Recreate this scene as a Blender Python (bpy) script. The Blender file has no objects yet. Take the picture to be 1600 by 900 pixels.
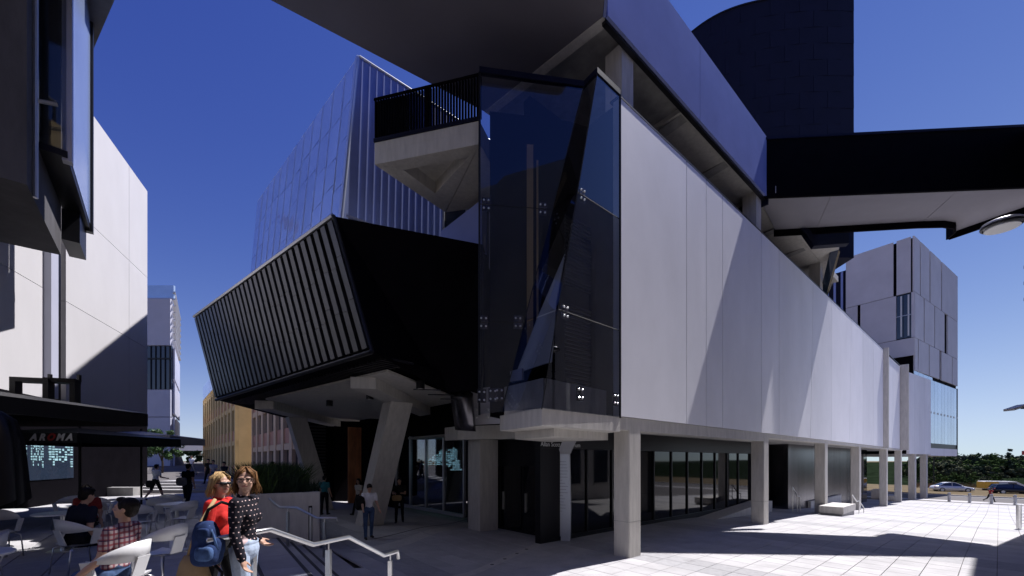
import bpy, bmesh, math, random
import numpy as np
from mathutils import Vector, Matrix, Euler
random.seed(7)
sc = bpy.context.scene
COL = sc.collection
R = math.radians
PI = math.pi

# ------------------------------------------------------------------ camera, world, sun
CZ, F = 2.73, 650.0
cd = bpy.data.cameras.new('camera'); cam = bpy.data.objects.new('camera', cd); COL.objects.link(cam)
cam.location = (0, 0, CZ); cam.rotation_euler = (PI / 2, 0, 0)
cd.sensor_width = 36; cd.lens = 36 * F / 1600; cd.shift_y = (719 - 450) / 1600
cd.clip_start = 0.05; cd.clip_end = 6000
sc.camera = cam
SUN_EL, SUN_AZ = 58.0, 33.5           # azimuth from +X towards +Y
sdir = Vector((math.cos(R(SUN_EL)) * math.cos(R(SUN_AZ)), math.cos(R(SUN_EL)) * math.sin(R(SUN_AZ)), math.sin(R(SUN_EL))))
sl = bpy.data.lights.new('sun', 'SUN'); so = bpy.data.objects.new('sun', sl); COL.objects.link(so)
sl.energy = 4.2; sl.angle = R(0.5); sl.color = (1, .97, .985)
so.rotation_euler = sdir.to_track_quat('Z', 'Y').to_euler()
w = bpy.data.worlds.new('World'); sc.world = w; w.use_nodes = True
wn = w.node_tree
sky = wn.nodes.new('ShaderNodeTexSky'); sky.sky_type = 'NISHITA'; sky.sun_disc = False
sky.sun_elevation = R(SUN_EL); sky.sun_rotation = R(90 - SUN_AZ)
sky.air_density = 0.7; sky.dust_density = 0.0; sky.ozone_density = 4.0
SKY_STR, EXPO = 0.085, 0.88
# the saturated response of slide film to the whole sky: one smooth curve per channel, the same in every direction
def smath(op, a, b_):
    n = wn.nodes.new('ShaderNodeMath'); n.operation = op
    for i, v in enumerate((a, b_)):
        if isinstance(v, (int, float)): n.inputs[i].default_value = v
        else: wn.links.new(v, n.inputs[i])
    return n.outputs[0]
sep = wn.nodes.new('ShaderNodeSeparateColor'); cmb = wn.nodes.new('ShaderNodeCombineColor'); wn.links.new(sky.outputs[0], sep.inputs[0])
NRM = SKY_STR * 2 ** EXPO
for i, (k_, p_, a_) in enumerate(((9.3, 2.0, 1.45), (3.8, 1.8, 1.05), (1.75, 1.0, .55))):
    u_ = smath('MULTIPLY', smath('POWER', smath('MULTIPLY', sep.outputs[i], 0.106), p_), k_)
    y_ = smath('DIVIDE', u_, smath('ADD', smath('MULTIPLY', u_, a_), 1.0))
    wn.links.new(smath('DIVIDE', y_, NRM), cmb.inputs[i])
bg = wn.nodes['Background']; bg.inputs[1].default_value = SKY_STR
wn.links.new(cmb.outputs[0], bg.inputs[0])
sc.view_settings.view_transform = 'Standard'; sc.view_settings.look = 'None'
sc.view_settings.exposure = EXPO; sc.view_settings.gamma = 1
sc.cycles.max_bounces = 8
sc.cycles.use_denoising = True

# ------------------------------------------------------------------ materials
def mat(name, col, rough=.6, metal=0., var=.0, scale=3., stretch=(1, 1, 1), bump=0., bscale=40., spec=.5, rand=0., emit=None, col2=None):
    m = bpy.data.materials.new(name); m.use_nodes = True
    nt = m.node_tree; b = nt.nodes['Principled BSDF']
    b.inputs['Roughness'].default_value = rough; b.inputs['Metallic'].default_value = metal
    b.inputs['Specular IOR Level'].default_value = spec
    b.inputs['Base Color'].default_value = (*col, 1)
    geo = None
    if var or bump or col2:
        geo = nt.nodes.new('ShaderNodeNewGeometry')
        mp = nt.nodes.new('ShaderNodeVectorMath'); mp.operation = 'MULTIPLY'; mp.inputs[1].default_value = stretch
        nt.links.new(geo.outputs['Position'], mp.inputs[0])
    last = None
    if var or col2:
        n = nt.nodes.new('ShaderNodeTexNoise'); n.inputs['Scale'].default_value = scale; n.inputs['Detail'].default_value = 6
        n.inputs['Roughness'].default_value = .62
        nt.links.new(mp.outputs[0], n.inputs['Vector'])
        r = nt.nodes.new('ShaderNodeMapRange'); r.inputs[1].default_value = .28; r.inputs[2].default_value = .72
        nt.links.new(n.outputs['Fac'], r.inputs[0])
        mx = nt.nodes.new('ShaderNodeMix'); mx.data_type = 'RGBA'
        lo = tuple(c * (1 - var) for c in col); hi = tuple(min(1, c * (1 + var)) for c in col)
        if col2: lo, hi = col, col2
        mx.inputs[6].default_value = (*lo, 1); mx.inputs[7].default_value = (*hi, 1)
        nt.links.new(r.outputs[0], mx.inputs[0]); last = mx.outputs[2]
    if rand:
        oi = nt.nodes.new('ShaderNodeObjectInfo')
        hv = nt.nodes.new('ShaderNodeHueSaturation')
        rr = nt.nodes.new('ShaderNodeMapRange'); rr.inputs[3].default_value = 1 - rand; rr.inputs[4].default_value = 1 + rand
        nt.links.new(oi.outputs['Random'], rr.inputs[0]); nt.links.new(rr.outputs[0], hv.inputs['Value'])
        if last: nt.links.new(last, hv.inputs['Color'])
        else: hv.inputs['Color'].default_value = (*col, 1)
        last = hv.outputs[0]
    if last: nt.links.new(last, b.inputs['Base Color'])
    if bump:
        n2 = nt.nodes.new('ShaderNodeTexNoise'); n2.inputs['Scale'].default_value = bscale; n2.inputs['Detail'].default_value = 4
        nt.links.new(mp.outputs[0], n2.inputs['Vector'])
        bp = nt.nodes.new('ShaderNodeBump'); bp.inputs['Strength'].default_value = bump; bp.inputs['Distance'].default_value = .02
        nt.links.new(n2.outputs['Fac'], bp.inputs['Height']); nt.links.new(bp.outputs[0], b.inputs['Normal'])
    if emit:
        b.inputs['Emission Color'].default_value = (*emit[0], 1); b.inputs['Emission Strength'].default_value = emit[1]
    return m

def thin_glass(name, tint, k=1.7, rough=.0):
    m = bpy.data.materials.new(name); m.use_nodes = True; nt = m.node_tree
    for n in list(nt.nodes):
        if n.type != 'OUTPUT_MATERIAL': nt.nodes.remove(n)
    out = nt.nodes[0]
    fr = nt.nodes.new('ShaderNodeFresnel'); fr.inputs[0].default_value = 1.52
    mu = nt.nodes.new('ShaderNodeMath'); mu.operation = 'MULTIPLY'; mu.inputs[1].default_value = k; mu.use_clamp = True
    nt.links.new(fr.outputs[0], mu.inputs[0])
    tr = nt.nodes.new('ShaderNodeBsdfTransparent'); tr.inputs[0].default_value = (*tint, 1)
    gl = nt.nodes.new('ShaderNodeBsdfGlossy'); gl.inputs['Roughness'].default_value = rough; gl.inputs[0].default_value = (.95, .97, 1, 1)
    mx = nt.nodes.new('ShaderNodeMixShader')
    nt.links.new(mu.outputs[0], mx.inputs[0]); nt.links.new(tr.outputs[0], mx.inputs[1]); nt.links.new(gl.outputs[0], mx.inputs[2])
    nt.links.new(mx.outputs[0], out.inputs[0])
    return m

M = {}
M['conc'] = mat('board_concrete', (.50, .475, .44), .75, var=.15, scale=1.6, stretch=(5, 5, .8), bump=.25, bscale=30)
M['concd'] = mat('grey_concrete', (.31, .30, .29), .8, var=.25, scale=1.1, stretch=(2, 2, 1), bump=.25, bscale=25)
M['panel'] = mat('pale_precast', (.80, .79, .825), .6, var=.06, scale=.45, stretch=(1.3, 1.3, .7), bump=.06, bscale=9, rand=.06)
M['bsoffit'] = mat('bridge_soffit', (.26, .25, .28), .7, var=.06, scale=.8)
M['shadeconc'] = mat('shaded_concrete', (.075, .072, .078), .8, var=.3, scale=1.2, stretch=(2, 2, .6), bump=.25, bscale=20)  # concrete darkened in its colour to stand in for the shade on it
M['render'] = mat('white_render', (.55, .535, .54), .7, var=.05, scale=.7, stretch=(1, 1, .5), rand=.015)
M['tower'] = mat('tower_panel', (.52, .51, .56), .6, var=.08, scale=.5, rand=.05)
M['black'] = mat('black_cladding', (.0035, .003, .0045), .75, spec=.03, var=.3, scale=2)
M['blackgl'] = mat('black_glass', (.004, .004, .006), .04, spec=.5)
M['blackpaint'] = mat('black_paint', (.008, .0075, .010), .4, spec=.3)
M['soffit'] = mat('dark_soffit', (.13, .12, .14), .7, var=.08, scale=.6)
M['rib'] = mat('zinc_rib', (.036, .036, .042), .42, metal=.5, var=.2, scale=2, rand=.18)
M['navy'] = mat('navy_fascia', (.20, .235, .47), .6, metal=.0, spec=.0, var=.08, scale=.7)
M['navyd'] = mat('navy_shingle', (.005, .006, .020), .6, spec=.15, rand=.08, var=.12, scale=1.2)
M['bluemetal'] = mat('blue_zinc', (.24, .30, .60), .6, metal=.0, spec=.2, var=.08, scale=.8, rand=.05)
M['bluetrim'] = mat('pale_trim', (.5, .55, .7), .35, metal=.6)
def glassy(name, col, rough, spec=.9, coat=1.):
    m = mat(name, col, rough, spec=spec, var=.12, scale=.4, rand=.08)
    b = m.node_tree.nodes['Principled BSDF']; b.inputs['Metallic'].default_value = .55
    return m
M['bluepane'] = glassy('blue_pane', (.52, .64, .95), .22)
M['palepane'] = glassy('pale_blue_pane', (.55, .68, .82), .05)
M['winpane'] = mat('window_pane', (.02, .03, .05), .04, spec=.9)
M['bay'] = thin_glass('bay_glass', (.58, .61, .70), 1.7)
M['lobby'] = thin_glass('lobby_glass', (.6, .62, .65), .8)
M['steel'] = mat('brushed_steel', (.62, .62, .62), .28, metal=1., var=.08, scale=6)
M['darksteel'] = mat('dark_steel_sheet', (.12, .115, .13), .25, metal=.9, var=.5, scale=.8, stretch=(3, 3, .3), rand=.2)
M['alu'] = mat('aluminium_frame', (.5, .5, .52), .4, metal=.7)
M['copper'] = mat('copper_sheet', (.75, .28, .12), .45, metal=.2, var=.5, scale=1.5, stretch=(2, 2, .5))
M['paver'] = mat('paving_tile', (.43, .42, .42), .85, spec=.2, var=.15, scale=1.1, bump=.15, bscale=90, rand=.06)
M['paverd'] = mat('grey_paving_tile', (.35, .345, .35), .85, spec=.2, var=.12, scale=7, bump=.15, bscale=90, rand=.08)
def spots(m):      # chewing-gum spots and drips trodden into the paving
    nt = m.node_tree; b = nt.nodes['Principled BSDF']; src = b.inputs['Base Color'].links[0].from_socket
    geo = nt.nodes.new('ShaderNodeNewGeometry'); cur = src
    for sc_, r_, f_ in ((1.7, .045, .35), (.55, .11, .16)):
        v = nt.nodes.new('ShaderNodeTexVoronoi'); v.inputs['Scale'].default_value = sc_; nt.links.new(geo.outputs['Position'], v.inputs['Vector'])
        mr = nt.nodes.new('ShaderNodeMapRange'); mr.inputs[1].default_value = r_; mr.inputs[2].default_value = r_ * .5; mr.inputs[3].default_value = 0; mr.inputs[4].default_value = f_
        nt.links.new(v.outputs['Distance'], mr.inputs[0])
        mx = nt.nodes.new('ShaderNodeMix'); mx.data_type = 'RGBA'; nt.links.new(mr.outputs[0], mx.inputs[0]); nt.links.new(cur, mx.inputs[6]); mx.inputs[7].default_value = (.06, .055, .05, 1); cur = mx.outputs[2]
    nt.links.new(cur, b.inputs['Base Color'])
spots(M['paver']); spots(M['paverd'])
M['joint'] = mat('paving_joint', (.11, .10, .095), .95, var=.2, scale=4)
M['nosing'] = mat('dark_nosing', (.05, .05, .055), .7, var=.2, scale=9)
M['yellow'] = mat('yellow_render', (.72, .51, .22), .85, var=.10, scale=.6)
M['tan'] = mat('tan_render', (.74, .52, .31), .85, var=.12, scale=.6)
M['pink'] = mat('terracotta_panel', (.55, .27, .17), .8, var=.12, scale=1, rand=.1)
M['bluegrey'] = mat('bluegrey_panel', (.42, .43, .52), .6, var=.06, scale=.5, rand=.06)
M['asphalt'] = mat('asphalt', (.15, .15, .155), .9, var=.15, scale=3, bump=.2, bscale=60)
M['kerb'] = mat('kerb_concrete', (.5, .48, .45), .85, var=.1, scale=4)
M['earth'] = mat('dry_earth', (.105, .085, .058), 1, spec=0., var=.4, scale=.35, col2=(.17, .135, .085))
M['drygrass'] = mat('dry_grass', (.24, .17, .085), 1, spec=0., var=.4, scale=.4, rand=.2)
M['leaf'] = mat('leaf_green', (.055, .088, .030), .8, spec=.0, var=.45, scale=1.5)
M['leafo'] = mat('leaf_olive', (.095, .105, .062), .8, spec=.0, var=.4, scale=1.0)
M['leafd'] = mat('leaf_dark', (.034, .052, .034), .8, spec=.0, var=.4, scale=1.5)
M['leafb'] = mat('leaf_bright', (.045, .10, .02), .55, var=.4, scale=3)
M['hill'] = mat('scrub_cover', (.012, .019, .010), 1, var=.6, scale=.5, spec=0.)
M['bark'] = mat('bark', (.10, .075, .055), .9, var=.3, scale=8, bump=.4)
M['white'] = mat('white_plastic', (.62, .62, .62), .35)
M['wtop'] = mat('white_laminate', (.68, .68, .69), .3, var=.03, scale=3)
M['skin'] = mat('skin', (.46, .27, .19), .55, var=.06, scale=20)
M['lip'] = mat('lips', (.36, .14, .11), .5)
M['eye'] = mat('eye_dark', (.03, .022, .02), .3)
M['rubber'] = mat('rubber', (.02, .02, .02), .8)
M['tail'] = mat('red_lens', (.4, .02, .02), .3)
M['lamp'] = mat('lamp_glass', (.5, .5, .48), .2, spec=.8)
M['pale'] = mat('pale_concrete', (.55, .53, .52), .8, var=.12, scale=.7)
M['brown'] = mat('brown_concrete', (.48, .38, .27), .85, var=.15, scale=.7)
def cloth(name, col, var=.15, rough=.9): return mat('cloth_' + name, col, rough, var=var, scale=9, bump=.15, bscale=30, spec=.2)

# ------------------------------------------------------------------ mesh helpers
class MB:
    def __init__(s): s.v = []; s.f = []; s.mi = []
    def add(s, vs, fs, mi=0):
        o = len(s.v); s.v += [tuple(v) for v in vs]; s.f += [tuple(i + o for i in f) for f in fs]; s.mi += [mi] * len(fs)
    def para(s, o, a, b, c, mi=0):
        o, a, b, c = map(Vector, (o, a, b, c))
        if a.cross(b).dot(c) < 0: a, b = b, a
        P = [o, o + a, o + a + b, o + b]; Q = [p + c for p in P]
        s.add(P + Q, [(3, 2, 1, 0), (4, 5, 6, 7), (0, 1, 5, 4), (1, 2, 6, 5), (2, 3, 7, 6), (3, 0, 4, 7)], mi); return s
    def box(s, x0, x1, y0, y1, z0, z1, mi=0):
        return s.para((x0, y0, z0), (x1 - x0, 0, 0), (0, y1 - y0, 0), (0, 0, z1 - z0), mi)
    def prism(s, pts, ext, mi=0):
        P = [Vector(p) for p in pts]; e = Vector(ext); n = len(P)
        nrm = sum(((P[i] - P[0]).cross(P[(i + 1)] - P[0]) for i in range(1, n - 1)), Vector())
        if nrm.dot(e) < 0: P.reverse()
        s.add(P + [p + e for p in P], [tuple(range(n))[::-1], tuple(range(n, 2 * n))] + [(i, (i + 1) % n, n + (i + 1) % n, n + i) for i in range(n)], mi); return s
    def tube(s, path, r, n=8, mi=0, r1=None):
        path = [Vector(p) for p in path]; L = len(path); vs = []
        up = Vector((0, 0, 1)); prev = None
        for i, p in enumerate(path):
            t = (path[min(i + 1, L - 1)] - path[max(i - 1, 0)]).normalized()
            u = t.cross(up if abs(t.z) < .95 else Vector((1, 0, 0))).normalized() if prev is None else (prev - t * prev.dot(t)).normalized()
            prev = u; v = t.cross(u)
            rr = r if r1 is None else r + (r1 - r) * i / (L - 1)
            vs += [p + (u * math.cos(2 * PI * k / n) + v * math.sin(2 * PI * k / n)) * rr for k in range(n)]
        fs = [(i * n + k, i * n + (k + 1) % n, (i + 1) * n + (k + 1) % n, (i + 1) * n + k) for i in range(L - 1) for k in range(n)]
        fs += [tuple(range(n))[::-1], tuple(range((L - 1) * n, L * n))]
        s.add(vs, fs, mi); return s
    def cyl(s, c, r, h, n=16, mi=0, r1=None):
        return s.tube([c, (c[0], c[1], c[2] + h)], r, n, mi, r1)
    def ell(s, c, rad, rot=None, nu=12, nv=8, mi=0):
        c = Vector(c); vs = [];
        for j in range(nv + 1):
            th = PI * j / nv
            for i in range(nu):
                ph = 2 * PI * i / nu
                p = Vector((rad[0] * math.sin(th) * math.cos(ph), rad[1] * math.sin(th) * math.sin(ph), rad[2] * math.cos(th)))
                if rot: p = rot @ p
                vs.append(c + p)
        fs = [(j * nu + i, (j + 1) * nu + i, (j + 1) * nu + (i + 1) % nu, j * nu + (i + 1) % nu) for j in range(nv) for i in range(nu)]
        s.add(vs, fs, mi); return s
    def caps(s, a, b, ra, rb, n=10):
        a, b = Vector(a), Vector(b); d = b - a
        if d.length < 1e-5: d = Vector((0, 0, 1e-4))
        t = d.normalized(); u = t.cross(Vector((0, 0, 1)) if abs(t.z) < .9 else Vector((1, 0, 0))).normalized(); v = t.cross(u)
        rings = []
        for k in range(4): an = -PI / 2 + k * PI / 6 + .05; rings.append((a + t * ra * math.sin(an), ra * math.cos(an)))
        for k in range(4): an = k * PI / 6 ; rings.append((b + t * rb * math.sin(min(an, PI / 2 - .05)), rb * math.cos(min(an, PI / 2 - .05))))
        vs = [c + (u * math.cos(2 * PI * i / n) + v * math.sin(2 * PI * i / n)) * r for c, r in rings for i in range(n)]
        L = len(rings)
        fs = [(j * n + i, j * n + (i + 1) % n, (j + 1) * n + (i + 1) % n, (j + 1) * n + i) for j in range(L - 1) for i in range(n)]
        fs += [tuple(range(n))[::-1], tuple(range((L - 1) * n, L * n))]
        s.add(vs, fs); return s

WM = {}
def tag(o, label=None, cat=None, group=None, kind=None):
    if label: o['label'] = label
    if cat: o['category'] = cat
    if group: o['group'] = group
    if kind: o['kind'] = kind
    return o
def link_mesh(name, me, mats, parent, center, smooth=False, kind=None, label=None):
    for m in (mats if isinstance(mats, (list, tuple)) else [mats]): me.materials.append(m)
    if smooth: me.shade_smooth()
    ob = bpy.data.objects.new(name, me); COL.objects.link(ob)
    ob.location = center; WM[ob.name] = Matrix.Translation(center)
    if parent is not None:
        ob.parent = parent; ob.matrix_parent_inverse = WM[parent.name].inverted()
    if kind: ob['kind'] = kind
    if label: ob['label'] = label
    return ob
def obj(name, mb, mats, parent=None, smooth=False, kind=None, label=None):
    A = np.array(mb.v, dtype=float); lo, hi = A.min(0), A.max(0); c = (lo + hi) / 2
    if parent is None: c[2] = lo[2]
    me = bpy.data.meshes.new(name); me.from_pydata((A - c).tolist(), [], mb.f); me.validate()
    if any(mb.mi):
        me.polygons.foreach_set('material_index', mb.mi[:len(me.polygons)])
    return link_mesh(name, me, mats, parent, Vector(c), smooth, kind, label)
def thing(name, loc, label, cat, group=None):
    o = bpy.data.objects.new(name, None); COL.objects.link(o); o.empty_display_size = .2
    o.location = loc; WM[o.name] = Matrix.Translation(Vector(loc))
    return tag(o, label, cat, group)
def dup(root, loc=None, rotz=None, label=None):
    c = root.copy(); COL.objects.link(c)
    if loc is not None: c.location = loc
    if rotz is not None: c.rotation_euler = (0, 0, rotz)
    if label: c['label'] = label
    for ch in [k for k in bpy.data.objects if k.parent == root]:
        d = ch.copy(); COL.objects.link(d); d.parent = c
        for g in [k for k in bpy.data.objects if k.parent == ch]:
            e = g.copy(); COL.objects.link(e); e.parent = d
    return c
def textmesh(name, s, size, mtx, m, parent, ext=.004, shear=0., bold=0.):
    cu = bpy.data.curves.new(name, 'FONT'); cu.body = s; cu.size = size; cu.extrude = ext; cu.shear = shear; cu.offset = bold
    cu.align_x = 'CENTER'; cu.align_y = 'CENTER'
    t = bpy.data.objects.new('tmp', cu); COL.objects.link(t)
    dg = bpy.context.evaluated_depsgraph_get()
    me = bpy.data.meshes.new_from_object(t.evaluated_get(dg)); bpy.data.objects.remove(t)
    me.name = name; me.transform(mtx.to_3x3().to_4x4())
    return link_mesh(name, me, m, parent, mtx.translation)
def frame_mtx(o, x, z):           # text plane: x along reading direction, z up
    x = Vector(x).normalized(); z = Vector(z).normalized(); n = x.cross(z)
    m = Matrix((x, z, n)).transposed().to_4x4(); m.translation = o; return m

# ------------------------------------------------------------------ site axes
A0 = Vector((2.893, 11.19, 0)); DW = Vector((.7603, .6496, 0)); DN = Vector((-.6496, .7603, 0)); UZ = Vector((0, 0, 1))
def W(s, d, z=0.): return A0 + DW * s + DN * d + UZ * z
def wbox(mb, s0, s1, d0, d1, z0, z1): return mb.para(W(s0, d0, z0), DW * (s1 - s0), DN * (d1 - d0), UZ * (z1 - z0))
def at(px, py, Y): return Vector(((px - 800) / F * Y, Y, CZ + (719 - py) / F * Y))
def sm(t): t = max(0., min(1., t)); return t * t * (3 - 2 * t)
def interp(x, xs, ys):
    if x <= xs[0]: return ys[0]
    for i in range(1, len(xs)):
        if x <= xs[i]: return ys[i - 1] + (ys[i] - ys[i - 1]) * (x - xs[i - 1]) / (xs[i] - xs[i - 1])
    return ys[-1]
QD = Vector((.808, .589, 0)); RD = Vector((-.589, .808, 0))
def qr(x, y): return .808 * x + .589 * y, -.589 * x + .808 * y
def QR(q, r, z=0.): return QD * q + RD * r + UZ * z
LEV = [(.50, .97), (.73, .885), (1.42, .80), (1.71, .67), (2.0, .55)]   # stairs: from q on, level drops to the next
def zplaza(x, y):
    s = (x - A0.x) * DW.x + (y - A0.y) * DW.y
    q, r = qr(x, y)
    z = .43 * (1 - sm((q - 2.0) / 3.5)) + .20 * sm((r - 10) / 4) * (1 - sm((q - 6) / 3)) * sm((q - 2.5) / 3)
    return z + interp(s, [8, 20, 31, 41, 58, 77], [0, -.4, -1, -1.5, -1.87, -2.1])
def zleft(x, y):
    return .97 - .17 * sm((y - 7) / 9) + (0 if y < 26 else interp(y, [26, 28.5, 50, 80], [0, .52, .9, 1.6]))
def zg(x, y):
    q, r = qr(x, y)
    if q < .5: return zleft(x, y)
    if q > 2.0: return zplaza(x, y)
    t = (q - .5) / 1.5
    a, b = zleft(x, y), zplaza(x, y)
    return a + (b - a) * sm(t)
# ------------------------------------------------------------------ ground
def ground_sheet():
    xs = np.concatenate([np.arange(-70, -24, 4.), np.arange(-24, 30, .75), np.arange(30, 110, 4.)])
    ys = np.concatenate([np.arange(-14, -2, 2.), np.arange(-2, 34, .75), np.arange(34, 150, 4.)])
    mb = MB(); vs = []
    for y in ys:
        for x in xs:
            q, r = qr(x, y); z = zg(x, y) - .035
            if -.3 < q < 2.8 and r < 12.5: z -= .35
            vs.append((x, y, z))
    n = len(xs)
    fs = [(j * n + i, j * n + i + 1, (j + 1) * n + i + 1, (j + 1) * n + i) for j in range(len(ys) - 1) for i in range(n - 1)]
    mb.add(vs, fs)
    return tag(obj('plaza_ground', mb, M['joint'], smooth=True), 'pale tiled paving of the sloping plaza and walkway', kind='structure')
plaza = ground_sheet()
far = MB(); far.add([(-3000, -3000, -4.5), (3000, -3000, -4.5), (3000, 3000, -4.5), (-3000, 3000, -4.5)], [(0, 1, 2, 3)])
tag(obj('ground', far, M['earth']), 'open ground running to the horizon', kind='structure')

# paving tiles: nearest in view as single tiles, the rest joined
TS, GAP, TH = .6, .012, .045
def tile_dark(s, d):
    return abs(((s + 61.8) % 6.0) - 3.0) < .62
cells = []
for i in range(-46, 120):
    for j in range(-48, 40):
        s, d = (i + .5) * TS, (j + .5) * TS
        c = W(s, d); q, r = qr(c.x, c.y)
        if c.y < .6 or c.y > 48 or s > 56: continue
        px = 800 + c.x / c.y * F
        if px < -80 or px > 1690: continue
        if .1 < q < 2.45 and r < 12.2: continue
        if s > 2 and 3.3 < d : continue
        z = zg(c.x, c.y)
        py = 719 + (CZ - z) / c.y * F
        if py > 990: continue
        cells.append((c.length, c, s, d, z, 0 <= px <= 1600 and py <= 902))
cells.sort(key=lambda c: c[0])
NEAR_T = [c for c in cells if c[5]][:300]
ids = {id(c) for c in NEAR_T}
e = TS / 2 - GAP / 2; k = .006
tm = MB()
P = lambda sx, sy, e_, z: tuple(DW * sx * e_ + DN * sy * e_ + UZ * z)
tm.add([P(-1, -1, e, -TH), P(1, -1, e, -TH), P(1, 1, e, -TH), P(-1, 1, e, -TH), P(-1, -1, e, -k), P(1, -1, e, -k), P(1, 1, e, -k), P(-1, 1, e, -k),
        P(-1, -1, e - k, 0), P(1, -1, e - k, 0), P(1, 1, e - k, 0), P(-1, 1, e - k, 0)],
       [(8, 9, 10, 11)] + [(4 + a, 4 + (a + 1) % 4, 8 + (a + 1) % 4, 8 + a) for a in range(4)] + [(a, (a + 1) % 4, 4 + (a + 1) % 4, 4 + a) for a in range(4)])
tme = {}
for key in ('paver', 'paverd'):
    me = bpy.data.meshes.new('paving_tile'); me.from_pydata(tm.v, [], tm.f); me.materials.append(M[key]); tme[key] = me
def gnormal(x, y):
    h = .3; return Vector((-(zg(x + h, y) - zg(x - h, y)) / (2 * h), -(zg(x, y + h) - zg(x, y - h)) / (2 * h), 1)).normalized()
for c in NEAR_T:
    o = bpy.data.objects.new('paving_tile', tme['paverd' if tile_dark(c[2], c[3]) else 'paver']); COL.objects.link(o)
    nrm = gnormal(c[1].x, c[1].y)
    o.rotation_mode = 'QUATERNION'; o.rotation_quaternion = UZ.rotation_difference(nrm)
    o.location = (c[1].x, c[1].y, c[4] + random.uniform(-.0015, .0015))
    o.parent = plaza; o.matrix_parent_inverse = WM[plaza.name].inverted()
sm_mb = MB()
for c in cells:
    if id(c) in ids: continue
    cx = c[1]; vs = []
    for sx, sy in ((-1, -1), (1, -1), (1, 1), (-1, 1)):
        p = cx + DW * sx * e + DN * sy * e; z = zg(p.x, p.y); vs += [(p.x, p.y, z)]
    lo = [(v[0], v[1], v[2] - TH) for v in vs]
    sm_mb.add(vs + lo, [(0, 1, 2, 3), (4, 5, 1, 0), (5, 6, 2, 1), (6, 7, 3, 2), (7, 4, 0, 3)], 1 if tile_dark(c[2], c[3]) else 0)
rest = obj('paving_tiles', sm_mb, [M['paver'], M['paverd']], plaza, kind='stuff')

def ribbon(pa, pb, width, mkey):
    mb = MB(); n = 24; d = (pb - pa); d.z = 0; u = Vector((-d.y, d.x, 0)).normalized() * width / 2; vs = []
    for i in range(n + 1):
        p = pa + d * i / n
        for q in (p - u, p + u): vs.append((q.x, q.y, zg(q.x, q.y) + .006))
    mb.add(vs, [(2 * i, 2 * i + 1, 2 * i + 3, 2 * i + 2) for i in range(n)]); return obj('paving_strip', mb, M[mkey], plaza)
def gpt(px, py):
    Y = 8.
    for _ in range(40): Y = (CZ - zg((px - 800) / F * Y, Y)) * F / (py - 719)
    return Vector(((px - 800) / F * Y, Y, 0))
M['strip'] = mat('pale_paving_strip', (.50, .48, .45), .8, var=.1, scale=5)
ribbon(gpt(712, 902), gpt(842, 850), .26, 'strip'); ribbon(gpt(560, 862), gpt(735, 817), .55, 'strip'); ribbon(gpt(585, 842), gpt(735, 810), .07, 'nosing')
for t_ in (.35, .5, .66, .8):
    c_ = gpt(712, 902).lerp(gpt(842, 850), t_); dm = MB(); dm.cyl((c_.x, c_.y, zg(c_.x, c_.y) + .004), .05, .008, 12); obj('stud', dm, M['blackpaint'], plaza)
# stairs with nosing strips
st = thing('stairs', QR(1.2, 6, .4), 'broad pale stone steps with dark nosings beside the handrail', 'steps')
lv = LEV + [(99, 0)]
for i in range(len(LEV)):
    q0 = LEV[i][0]; z1 = LEV[i][1]
    # tread i spans from previous nosing to this nosing at level z1
    qa = LEV[i - 1][0] if i else -.15
    t = MB(); rr = 1.2
    while rr < 12.0:
        r1 = min(rr + 1.2, 12.0)
        t.para(QR(qa + .004, rr + .004, z1 - .3), QD * (q0 - qa - .008), RD * (r1 - rr - .008), UZ * .3); rr = r1
        obj('tread', t, M['paver'], st); t = MB()
    nz = MB(); nz.para(QR(q0 - .075, 1.2, z1 + .002), QD * .06, RD * 10.8, UZ * .004); obj('nosing', nz, M['nosing'], st)
low = MB()
rr = 1.2
while rr < 12:
    low = MB(); low.para(QR(2.004, rr + .004, .13), QD * .5, RD * 1.192, UZ * .3); rr += 1.2
    obj('tread', low, M['paver'], st)

def handrail(pts, posts, label, zr):
    base = Vector(pts[0]); base.z = zr
    t = thing('handrail', base, label, 'handrail', 'stainless steel handrails')
    rl = MB(); rl.tube(pts, .026, 10); obj('rail', rl, M['steel'], t, True)
    for (p, zb) in posts:
        p = Vector(p); m = MB(); m.box(p.x - .028, p.x + .028, p.y - .028, p.y + .028, zb, p.z - .1)
        o = obj('post', m, M['steel'], t)
        m = MB(); m.cyl((p.x, p.y, p.z - .1), .009, .09, 8); obj('bracket', m, M['steel'], o)
        m = MB(); m.cyl((p.x, p.y, zb), .06, .01, 12); obj('base_plate', m, M['steel'], o)
    return t
handrail([(-2.66, 3.62, 2.03), (-2.44, 4.2, 2.03), (-2.25, 4.71, 1.775), (-2.05, 5.22, 1.765), (-1.8, 5.86, 1.385), (-1.69, 6.14, 1.385), (-1.68, 6.16, 1.27)],
         [((-2.51, 4.02, 2.03), .97), ((-2.17, 4.92, 1.77), .80), ((-1.75, 5.98, 1.385), .42)], 'steel handrail held by the woman in the dotted cardigan', .97)
handrail([(-6.5, 10.25, 1.93), (-6.15, 10.35, 1.86), (-5.55, 9.95, 1.60), (-5.12, 9.9, 1.60), (-4.62, 9.85, 1.36), (-4.15, 9.85, 1.36), (-4.14, 9.85, 1.25)],
         [((-5.35, 9.92, 1.6), .67), ((-4.45, 9.86, 1.36), .43)], 'steel handrail running along the concrete planter wall', .43)

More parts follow.
